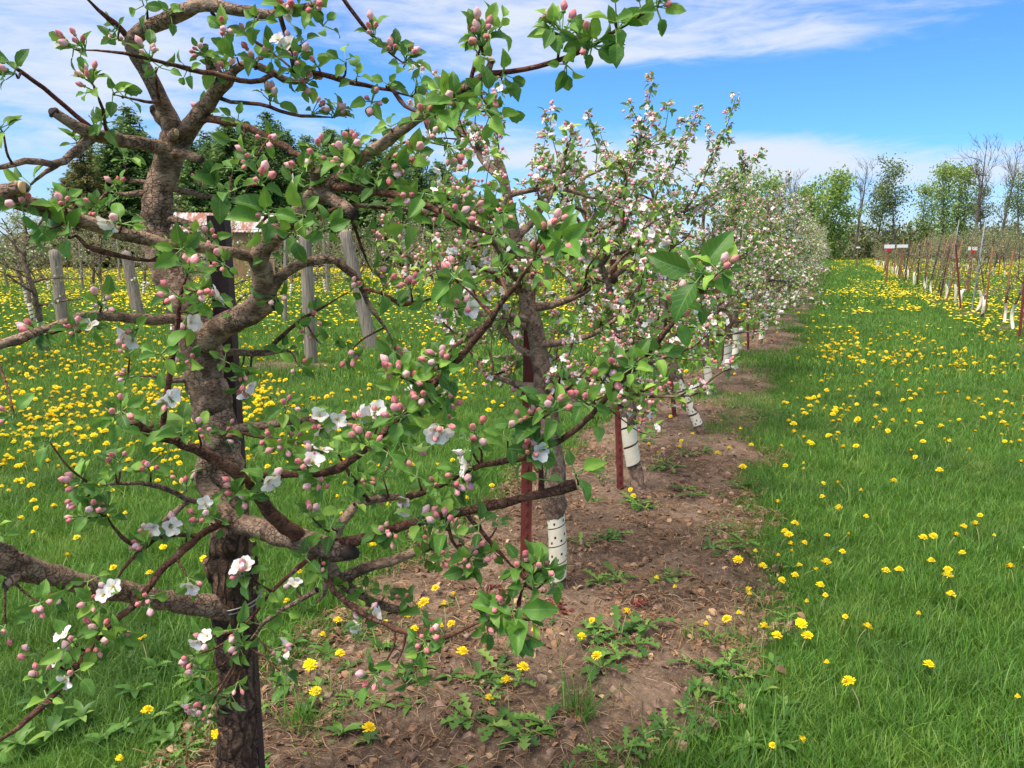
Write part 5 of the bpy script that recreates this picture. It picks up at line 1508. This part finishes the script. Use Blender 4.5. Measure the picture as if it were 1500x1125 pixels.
for k in range(3):
    rr = np.random.default_rng(1700 + k); H = 1.45 + .2 * k
    tk = np.array([[0, 0, -.03], [rr.normal() * .06, rr.normal() * .06, .35], [rr.normal() * .1, rr.normal() * .1, .8], [rr.normal() * .14, rr.normal() * .14, H]])
    SAP.append(orchard_tree(1710 + k, tk, H, .028, 7, .55, 0, .3, .07, .9, hmin=.40, blossom=.1, leafsz=.8, elev=(.1, 1.0), guard=(.02, .48, .033)))
sroots = [None] * 3
y, i = 13.2, 0
while y < 72:
    x = 3.08 + RR.normal() * .1; k = int(RR.integers(3)); lab = 'small sapling in a white trunk guard along the right of the grass alley'; grp = 'staked saplings right of the alley'
    if sroots[k] is None:
        Dk = SAP[k]; sroots[k] = tree_thing(lab, grp, (x, y, 0), Dk, guard_mesh(Dk[4], .033, .02, .46, .16, .03, False, 30 + k), False, 'bark_grey', 'leaf_pale', RR.random() * 6)
    else: dup(sroots[k], (x, y, 0), RR.random() * 6.28, RR.uniform(.8, 1.15), lab, grp)
    y += RR.uniform(1.0, 1.8); ntree += 1
for X, y0, y1, step in ((7.5, 44, 84, 1.7), (12, 46, 86, 1.9), (16.5, 48, 88, 2.0), (21, 50, 88, 2.2), (26, 52, 90, 2.4), (31, 54, 90, 2.6)):
    y = y0
    while y < y1:
        x = X + RR.normal() * .1; dd, ss = fwd(x, y)
        if abs(ss) < dd * .6655 * 1.06 + 1:
            young(x, y, RR.uniform(.85, 1.1), 'thinly leaved apple tree in the rows beyond the right stakes', 'trees beyond the right stakes'); ntree += 1
        y += step * RR.uniform(.85, 1.15)
print('young trees', ntree)


# ================================================================ stakes, posts, signs, shed
def stake_t(mb, base, top, w=.036, at=(0, 1), studs=True):
    """studded T-section steel stake"""
    base, top = np.array(base, float), np.array(top, float); ax = norm(top - base); L = np.linalg.norm(top - base)
    view = norm(np.array([-at[0], -at[1], 0.])); sx = norm(np.cross(ax, view)); vy = np.cross(sx, ax)
    R = np.stack([sx, vy, ax], -1); c = (base + top) / 2
    box(mb, c, (w, .006, L), 0, R); box(mb, c - vy * (.003 + .013), (.006, .026, L), 0, R)
    if studs:
        for k in range(int(L / .055)):
            box(mb, base + ax * (.12 + k * .055) + vy * .006, (.010, .008, .020), 0, R)
            


def stake(label, grp, b, t, mat='steel_red', w=.036, wire=None):
    base, top = np.array(b), np.array(t)
    r = empty('metal_stake', tuple(base), label, 'stake', grp)
    mb = MB(); stake_t(mb, base - base - [0, 0, .1], top - base, w, base); mb.build('shaft', M[mat], r)
    return r


def vert(px, py_base, py_top, px_top=None):
    g = G(px, py_base); d = fwd(g[0], g[1])[0]
    return g, P(px_top or px, py_top, d)


b, t = vert(769, 852, 376, 777); stake('studded red steel stake in front of the perforated guard tree', None, b, t, w=.052)
b, t = vert(910, 720, 380, 899); stake('red steel stake close beside the plain ringed white guard', None, b, t, w=.045)
b, t = vert(990, 612, 345, 966); stake('red steel stake leaning behind the tree with the leaning guard', None, b, t, w=.042)
b, t = vert(1028, 565, 350, 1078); stake('rusty stake slanting beside the upright narrow guard', None, b, t, w=.036)
RS = np.random.default_rng(12)
for i in range(16):
    y = 10.2 + i * 1.65 * 1.3; x = -1.28 + RS.normal() * .08
    stake('rust red stake half hidden in the blossoming row further down', 'stakes in the blossoming row', (x, y, 0), (x + RS.normal() * .08, y + RS.normal() * .12, 1.5 + RS.random() * .2), w=.036)

# dark square post tied to the nearest trunk
pt = P(320, 316, 2.03); pb = pt * [1, 1, 0]
r = empty('square_post', tuple(pb), 'dark purple brown square post standing behind the nearest trunk', 'post')
mb = MB(); h = pt[2]; box(mb, (0, 0, h / 2 - .1), (.045, .045, h + .2), 0, [[cy, -sy, 0], [sy, cy, 0], [0, 0, 1]]); mb.build('shaft', M['steel_dark'], r)
mb = MB(); c = P(345, 884, 1.93) - 0
ring = np.array([[.066 * cos(a), .060 * sin(a), .012 * sin(a + 1)] for a in np.linspace(0, 2 * pi, 40)]); tube(mb, ring, .0022, 6, 0)
ring2 = ring * 1.04 + [0, 0, .012]; tube(mb, ring2, .0022, 6, 0)
o = mb.build('wire_tie', M['wire']); o.location = c; tag(o, 'loop of grey wire tied round the old trunk base', 'wire tie')
mb = MB(); g = G(770, 812); d_ = fwd(g[0], g[1])[0]; a = P(780, 445, d_ - .03); 
tube(mb, catmull([a - a, P(768, 433, d_ - .03) - a, P(767, 452, d_ - .04) - a, P(776, 458, d_ - .05) - a, P(790, 455, d_ - .03) - a, P(786, 430, d_) - a], 24), .0022, 6, 0)
o = mb.build('wire_hook', M['wire']); o.location = a; tag(o, 'bent wire hook on the studded red stake', 'wire hook')


def wood_post(label, grp, b, t, rad):
    b, t = np.array(b), np.array(t); mb = MB(); rng = np.random.default_rng(int(abs(b[0] * 1000)))
    n = 16; pts = np.array([(b - b) * (1 - q) + (t - b) * q for q in np.linspace(-.05, 1, n)])
    tube(mb, pts, np.linspace(rad * 1.08, rad * .92, n), 12, 0, rng, .05, caps=(True, True))
    o = mb.build('wooden_post', M['post']); o.location = tuple(b); tag(o, label, 'post', grp)


for px, yb, yt, pxt, hw, lab in ((456, 535, 340, 447, 9, 'straight grey wooden post standing nearest in the left field'), (546, 512, 340, 505, 9, 'grey wooden post leaning to the left beside the straight one'), (688, 443, 358, 686, 6, 'grey wooden post seen right of the leaning one'),
                                 (93, 482, 368, 80, 8, 'weathered post standing behind the left grass patch'), (203, 460, 370, 184, 8, 'weathered post leaning left just beside the nearest trunk'), (310, 430, 375, 296, 6, 'thin weathered post right of the dark square post'), (749, 413, 365, 749, 4, 'thin distant post beside the second tree trunk')):
    b, t = vert(px, yb, yt, pxt); d = fwd(b[0], b[1])[0]; wood_post(lab, None, b, t, hw / F * d)
RP = np.random.default_rng(19)
for X in (-11.0, -15.5, -20, -24.5, -29):
    y = 12 + RP.random() * 3
    while y < 55:
        dd, ss = fwd(X, y)
        if abs(ss) < dd * .66 and dd > 14: wood_post('slim grey post in the distant left rows', 'posts in the distant left rows', (X + .25, y, 0), (X + .25 + RP.normal() * .12, y + RP.normal() * .12, 1.9 + .3 * RP.random()), .045)
        y += RP.uniform(4.5, 7)

# stakes of the row right of the alley, read off the photograph
SR = [(1493, 497, 395, 1503, 'steel_red', .05, 'thick red stake at the right edge of the picture'), (1468, 472, 368, 1484, 'rust', .035, 'rusty stake second from the right edge, leaning right'), (1442, 463, 363, 1454, 'rust', .035, 'pale rusty stake leaning right in the right row'),
      (1422, 463, 325, 1443, 'galv', .03, 'tall thin grey pipe leaning right over the right row'), (1409, 460, 358, 1400, 'steel_red', .042, 'bright red stake leaning left beside a white guard'), (1388, 425, 322, 1405, 'galv', .032, 'tall grey pipe crossing the bright red stake')]
for px, yb, yt, pxt, mt, w, lab in SR:
    b, t = vert(px, yb, yt, pxt)
    if mt in ('galv', 'rust'):
        mb = MB(); tube(mb, np.array([b - b - [0, 0, .1], (t - b) * .5, t - b]), w * .55, 8, 0); o = mb.build('metal_stake', M[mt]); o.location = tuple(b); tag(o, lab, 'stake')
    else: stake(lab, None, b, t, mt, w)
shaft_mb = MB(); tube(shaft_mb, np.array([[0, 0, -.1], [0, 0, .9], [0, 0, 1.75]]), .022, 8, 0)
sm_r, sm_d = shaft_mb.mesh('metal_stake', [M['rust']]), shaft_mb.mesh('metal_stake', [M['steel_dark']])
for i in range(34):
    y = 24 + i * 1.45; x = 3.05 + RS.normal() * .12
    o = link('metal_stake', (sm_r, sm_d)[i % 2], None, (x, y, 0), 0, RS.uniform(.9, 1.12)); o.rotation_euler = (RS.normal() * .07, .10 + RS.normal() * .08, 0)
    tag(o, ('thin rust coloured stake' if i % 2 == 0 else 'thin dark stake') + ' leaning in the line that recedes along the right of the alley', 'stakes receding along the alley')
for X in (7.5, 12):
    for i in range(14):
        y = 30 + i * 3.6 + RS.normal(); o = link('metal_stake', (sm_r, sm_d)[i % 2], None, (X + RS.normal() * .1, y, 0), 0, RS.uniform(.9, 1.1)); o.rotation_euler = (RS.normal() * .06, RS.normal() * .08, 0)
        dd, ss = fwd(X, y)
        tag(o, ('rusty stake' if i % 2 == 0 else 'dark stake') + ' among the trees beyond the right stakes', 'stakes beyond the right row')


def sign(px, py, d, w, label, red=True, wide=1.0):
    top = P(px, py, d); g = np.array([top[0], top[1], 0.])
    r = empty('row_sign', tuple(g), label, 'sign', None, YAW)
    mb = MB(); box(mb, (0, .03, top[2] / 2 - .05), (.07, .05, top[2] + .1)); mb.build('post', M['rust'], r)
    mb = MB(); box(mb, (0, 0, top[2]), (w * wide, .02, w * .36)); mb.build('white_panel', M['white_paint'], r)
    if red: mb = MB(); box(mb, (0, -.004, top[2] - w * .36), (w * .5, .02, w * .34)); mb.build('red_panel', M['red_paint'], r)


sign(1303, 361, 32, .42, 'white row sign with a small red panel on the left')
sign(1322, 360.5, 36, .40, 'all white row sign between the red panelled ones', False, 1.25)
sign(1425, 364, 26, .30, 'red and white row sign among the right hand trees')
sign(1257, 362.5, 60, .3, 'small white far sign at the end of the alley', False)


def shed():
    d = 38.0
    c = P(330, 342, d); ex = np.array([cy, sy, 0.]); ey = np.array([-sy, cy, 0.])
    r = empty('farm_shed', (c[0], c[1], 0), 'low shed with a rusty corrugated roof far behind the nearest trunk', 'shed', None, YAW + .25)
    Wd, Dp, he, hr = 4.6, 3.6, 2.35, 3.15
    mb = MB(); box(mb, (0, -Dp / 2, he / 2), (Wd, .12, he)); box(mb, (0, Dp / 2, he / 2), (Wd, .12, he)); mb.build('wall', M['tan_wall'], r)
    mb = MB()
    for s in (-1, 1):
        x = s * Wd / 2
        V = np.array([[x - .05, -Dp / 2 + .07, 0], [x - .05, Dp / 2 - .07, 0], [x - .05, Dp / 2 - .07, he], [x - .05, 0, hr - .06], [x - .05, -Dp / 2 + .07, he]])
        V2 = V + [.1, 0, 0]; V = np.vstack([V, V2])
        mb.add(V, [np.array([[0, 1, 2, 3, 4], [9, 8, 7, 6, 5]]), np.array([[i, (i + 1) % 5 + 0, (i + 1) % 5 + 5, i + 5] for i in range(5)])], 0, False)
    mb.build('gable', M['barn_wall'], r)
    mb = MB(); n = 70; xs = np.linspace(-Wd / 2 - .25, Wd / 2 + .25, n); w = .02 * np.sin(xs * 2 * pi / .17)
    for s in (-1, 1):
        a = np.stack([xs, np.zeros(n), hr + w], -1); b = np.stack([xs, np.full(n, s * (Dp / 2 + .3)), he - .13 + w], -1)
        V = np.vstack([a, b]); i = np.arange(n - 1); mb.add(V, np.stack([i, i + 1, i + n + 1, i + n], -1))
        mb.add(V - [0, 0, .03], np.stack([i, i + n, i + n + 1, i + 1], -1))
    mb.build('roof', M['roof'], r)


shed()


# ================================================================ far trees
QUAD = (np.array([[-.5, -.28, 0], [.5, -.28, .05], [.55, .28, 0], [-.45, .28, .06]]), [np.array([[0, 1, 2, 3]])], [0], None)
SPRAY = (np.array([[0, -.16, 0], [.5, -.26, -.06], [1, 0, -.2], [.5, .26, -.06], [0, .16, 0]]), [np.array([[0, 1, 2, 3, 4]])], [0], None)


def conifer(seed, H, base_r, mat, ragged=.25):
    rng = np.random.default_rng(seed); tr, cr, br = MB(), MB(), MB()
    tube(tr, catmull([[0, 0, -.2], [rng.normal() * .1, rng.normal() * .1, H * .5], [0, 0, H * .98]], 14), np.linspace(.02 * H, .02, 14), 8, 0)
    T_, X_, S_ = [], [], []
    z = H * .08
    while z < H * .985:
        f = 1 - z / H; R = base_r * f ** .72 * (.85 + .3 * rng.random()) + .12
        nb = int(rng.integers(6, 10))
        for k in range(nb):
            if rng.random() < .08: continue
            a = rng.random() * 6.28; Rb = R * rng.uniform(1 - ragged * 1.6, 1.1); up = .35 * (1 - f) - .05
            m = max(3, int(Rb / .16)); s = np.linspace(.12, 1, m)
            pts = np.stack([np.cos(a) * Rb * s, np.sin(a) * Rb * s, z + Rb * (up * s - .28 * s ** 2 + .16 * s ** 4)], -1)
            tube(br, pts[::max(1, m // 3)] if m > 4 else pts, np.linspace(.035, .012, len(pts[::max(1, m // 3)] if m > 4 else pts)), 3, 0)
            for q in range(3):
                dirs = np.stack([np.cos(a + rng.normal(size=m) * .8), np.sin(a + rng.normal(size=m) * .8), rng.normal(size=m) * .3 - .1], -1)
                T_.append(pts + rng.normal(size=pts.shape) * .09); X_.append(dirs); S_.append(rng.uniform(.25, .55, m) * (.55 + .6 * f))
        z += H * .018 + .07 * rng.random()
    T_ = np.concatenate(T_); X_ = norm(np.concatenate(X_)); S_ = np.concatenate(S_)
    up = norm(np.array([0, 0, 1.]) + rng.normal(size=X_.shape) * .4); y = norm(np.cross(up, X_)); zz = np.cross(X_, y)
    place(cr, SPRAY, np.stack([X_, y, zz], -1) * S_[:, None, None], T_, smooth=False)
    return tr, br, cr, mat


def far_broadleaf(seed, H, spread, leaf, nleaf, size, mat, trunks=1, clump=.9, upright=.5, bare=False, crown0=.25):
    rng = np.random.default_rng(seed); tr, br, cr = MB(), MB(), MB(); tips = []
    for q in range(trunks):
        off = np.array([rng.normal() * spread * .25 * (trunks > 1), rng.normal() * spread * .25 * (trunks > 1), 0])
        lean = rng.normal(size=2) * H * .06
        tp = catmull([off - [0, 0, .3], off + [lean[0] * .4, lean[1] * .4, H * .35], off + [lean[0], lean[1], H * .7], off + [lean[0] * 1.2, lean[1] * 1.2, H * .97]], 20)
        r0 = .016 * H / sqrt(trunks); tube(tr, tp, np.linspace(r0, .02, 20), 7, 0, rng, .08)
        for i in range(int(26 / trunks ** .5)):
            t = crown0 + (.96 - crown0) * rng.random(); p = tp[int(t * 19)]; a = rng.random() * 6.28; el = rng.uniform(.2, 1.1) * (.6 + upright)
            prof = np.sin(pi * min(1, (t - crown0 * .7) / (1.06 - crown0 * .7))) ** .6 + .15
            L = spread * prof * rng.uniform(.6, 1.1)
            pts, _ = wander(rng, p, [cos(a) * cos(el), sin(a) * cos(el), sin(el)], L, 7, .05 * upright, .16)
            tube(br, pts, np.linspace(r0 * .32 * (1.2 - t), .012, 8), 4, 0); tips += [pts[4], pts[6], pts[7]]
            for s in range(4 if bare else 3):
                b = int(rng.integers(2, 7)); sp, _ = wander(rng, pts[b], norm(pts[b + 1] - pts[b]) + rng.normal(size=3) * .5 + [0, 0, .3], L * rng.uniform(.3, .6), 5, .04, .2)
                tube(br, sp, np.linspace(.022, .008, 6), 3, 0); tips += [sp[2], sp[4], sp[5]]
                if bare:
                    for u in range(3):
                        w_, _ = wander(rng, sp[int(rng.integers(1, 5))], norm(sp[-1] - sp[0]) + rng.normal(size=3) * .5 + [0, 0, .3], L * .28, 4, .03, .2); tube(br, w_, np.linspace(.012, .006, 5), 3, 0)
    if nleaf:
        tips = np.array(tips); i = rng.integers(0, len(tips), nleaf)
        keep = fbm(tips[:, 0] * .6 + 40, tips[:, 2] * .6 + tips[:, 1] * .35, seed) > .33
        i = i[keep[i]]
        T_ = tips[i] + rng.normal(size=(len(i), 3)) * clump * [1, 1, .75]
        z = norm(rng.normal(size=T_.shape) + [0, 0, .5]); place(cr, QUAD, basis(z, rng) * (size * rng.uniform(.6, 1.3, len(i)))[:, None, None], T_, smooth=False)
    return tr, br, cr, mat


def far_thing(name, label, cat, grp, loc, data, bark='bare_bark', rotz=0, sc=1):
    tr, br, cr, mat = data; r = empty(name, loc, label, cat, grp, rotz, sc)
    tr.build('trunk', M[bark], r); br.build('branches', M[bark], r)
    if cr.n: cr.build('crown', M[mat], r)
    return r


def far_pt(px, d):
    p = P(px, 370, d); return (p[0], p[1], -.05)


def top_h(py, d):
    return P(750, py, d)[2]


# conifer wood beyond the left field
CON = [conifer(k, 11, 3.4, 'needle') for k in (1, 2, 3)] + [conifer(9, 10, 2.9, 'needle_brown', .35)]
croot = [None] * 4
env = np.array([(60, 300), (90, 255), (130, 205), (200, 148), (258, 196), (340, 166), (400, 158), (450, 182), (500, 162), (560, 186), (620, 202), (670, 234), (715, 280)], float)
specs = [(135, 205, 52, 3, 'brownish larch standing at the left end of the conifer wood'), (205, 150, 56, 0, 'tall dark conifer directly behind the nearest trunk'), (348, 166, 56, 2, 'pointed dark spruce above the shed roof'), (402, 158, 58, 0, 'pointed dark spruce right of the one above the shed'), (104, 258, 54, 3, 'lower brownish larch at the very left of the wood')]
for row, (step, dlo, dhi, drop) in enumerate(((27, 54, 60, 14), (31, 61, 66, 26), (34, 67, 73, 10))):
    px = 92 + row * 9
    while px < 700:
        specs.append((px, np.interp(px, env[:, 0], env[:, 1]) + drop * RR.uniform(.3, 1.6) + 8, RR.uniform(dlo, dhi), int(RR.integers(3)), None)); px += step * RR.uniform(.7, 1.3)
for px, py, d, k, lab in specs:
    h = top_h(py, d); loc = far_pt(px, d); base = 10 if k == 3 else 11
    lab = lab or 'dark green conifer in the wood beyond the left field'; grp = 'conifers beyond the left field'
    if croot[k] is None: croot[k] = far_thing('conifer_tree', lab, 'conifer', grp, loc, CON[k], 'bark_old', RR.random() * 6, h / base)
    else: dup(croot[k], loc, RR.random() * 6.28, h / base, lab, grp)

# tree line at the end of the alley
TL = [('rounded_tree', far_broadleaf(21, 10, 2.2, 1, 5200, .30, 'spring_leaf', 3, .55, .5, crown0=.08), 10, [(1212, 258, 84, 'rounded olive green tree at the end of the grass alley'), (1190, 275, 88, 'lower olive green tree left of the rounded one'), (1098, 250, 75, 'yellow green tree rising behind the blossoming row')]),
      ('slender_tree', far_broadleaf(22, 13, 2.1, 1, 3300, .24, 'dark_leaf', 1, .62, .3, crown0=.22), 13, [(1310, 235, 90, 'tall dark slender tree with a pointed crown beyond the signs'), (1282, 268, 94, 'smaller dark tree left of the tall slender one'), (1492, 252, 80, 'dark leafy tree at the right edge of the tree line'), (1438, 268, 92, 'dark leafed tree between the two tall bare trees')]),
      ('green_tree', far_broadleaf(23, 12, 1.7, 1, 3000, .23, 'spring_leaf', 2, .6, .8, crown0=.2), 12, [(1378, 238, 88, 'fresh green upright tree left of its twin in the tree line'), (1402, 242, 90, 'fresh green upright tree right of its twin in the tree line'), (1350, 268, 94, 'shorter fresh green tree beside the upright twins'), (1128, 262, 92, 'fresh green tree just above the end of the blossoming row')]),
      ('bare_tree', far_broadleaf(24, 13, 3.6, 0, 0, .1, 'spring_leaf', 1, 1, 1.0, True, .30), 13, [(1425, 205, 86, 'tallest bare tree against the sky on the right'), (1462, 216, 88, 'bare tree leaning beside the tallest bare one'), (1251, 238, 90, 'bare grey tree between the rounded tree and the dark slender one'), (1150, 258, 95, 'bare tree in the gap left of the rounded trees'), (1165, 270, 98, 'lower bare tree beside the bare one in the gap'), (1139, 272, 99, 'small bare tree at the left of the gap')])]
for name, data, H, spots in TL:
    root = None
    for px, py, d, lab in spots:
        loc, sc = far_pt(px, d), top_h(py, d) / H
        if root is None: root = far_thing(name, lab, 'tree', 'trees at the end of the alley', loc, data, 'bare_bark', RR.random() * 6, sc)
        else: dup(root, loc, RR.random() * 6.28, sc, lab)


def brush():
    """low scrub under the tree line and the wood: individual stems cannot be told apart"""
    rng = np.random.default_rng(55); mb = MB(); T_, mt = [], []
    for px0, px1, n, d0, d1, h in ((1120, 1520, 300, 90, 112, 4.2), (60, 760, 260, 62, 76, 3.4), (-40, 120, 60, 50, 70, 2.4)):
        for i in range(n):
            p = np.array(far_pt(rng.uniform(px0, px1), rng.uniform(d0, d1))); hh = h * rng.uniform(.5, 1.2)
            pts, _ = wander(rng, p, [rng.normal() * .3, rng.normal() * .3, 1], hh, 5, .02, .14); tube(mb, pts, np.linspace(.04, .012, 6), 3, 0)
            k = 46; q = p + np.stack([rng.normal(size=k) * .9, rng.normal(size=k) * .9, rng.random(k) ** .8 * hh * .95], -1); T_.append(q)
    T_ = np.concatenate(T_); z = norm(rng.normal(size=T_.shape)); half = rng.random(len(T_)) < .5
    R = basis(z, rng) * rng.uniform(.22, .5, len(T_))[:, None, None]
    place(mb, QUAD, R[half], T_[half], mat=1, smooth=False); place(mb, QUAD, R[~half], T_[~half], mat=2, smooth=False)
    tag(mb.build('undergrowth', [M['bare_bark'], M['brush'], M['dark_leaf']]), 'brown and green undergrowth below the far tree line', kind='stuff')


brush()
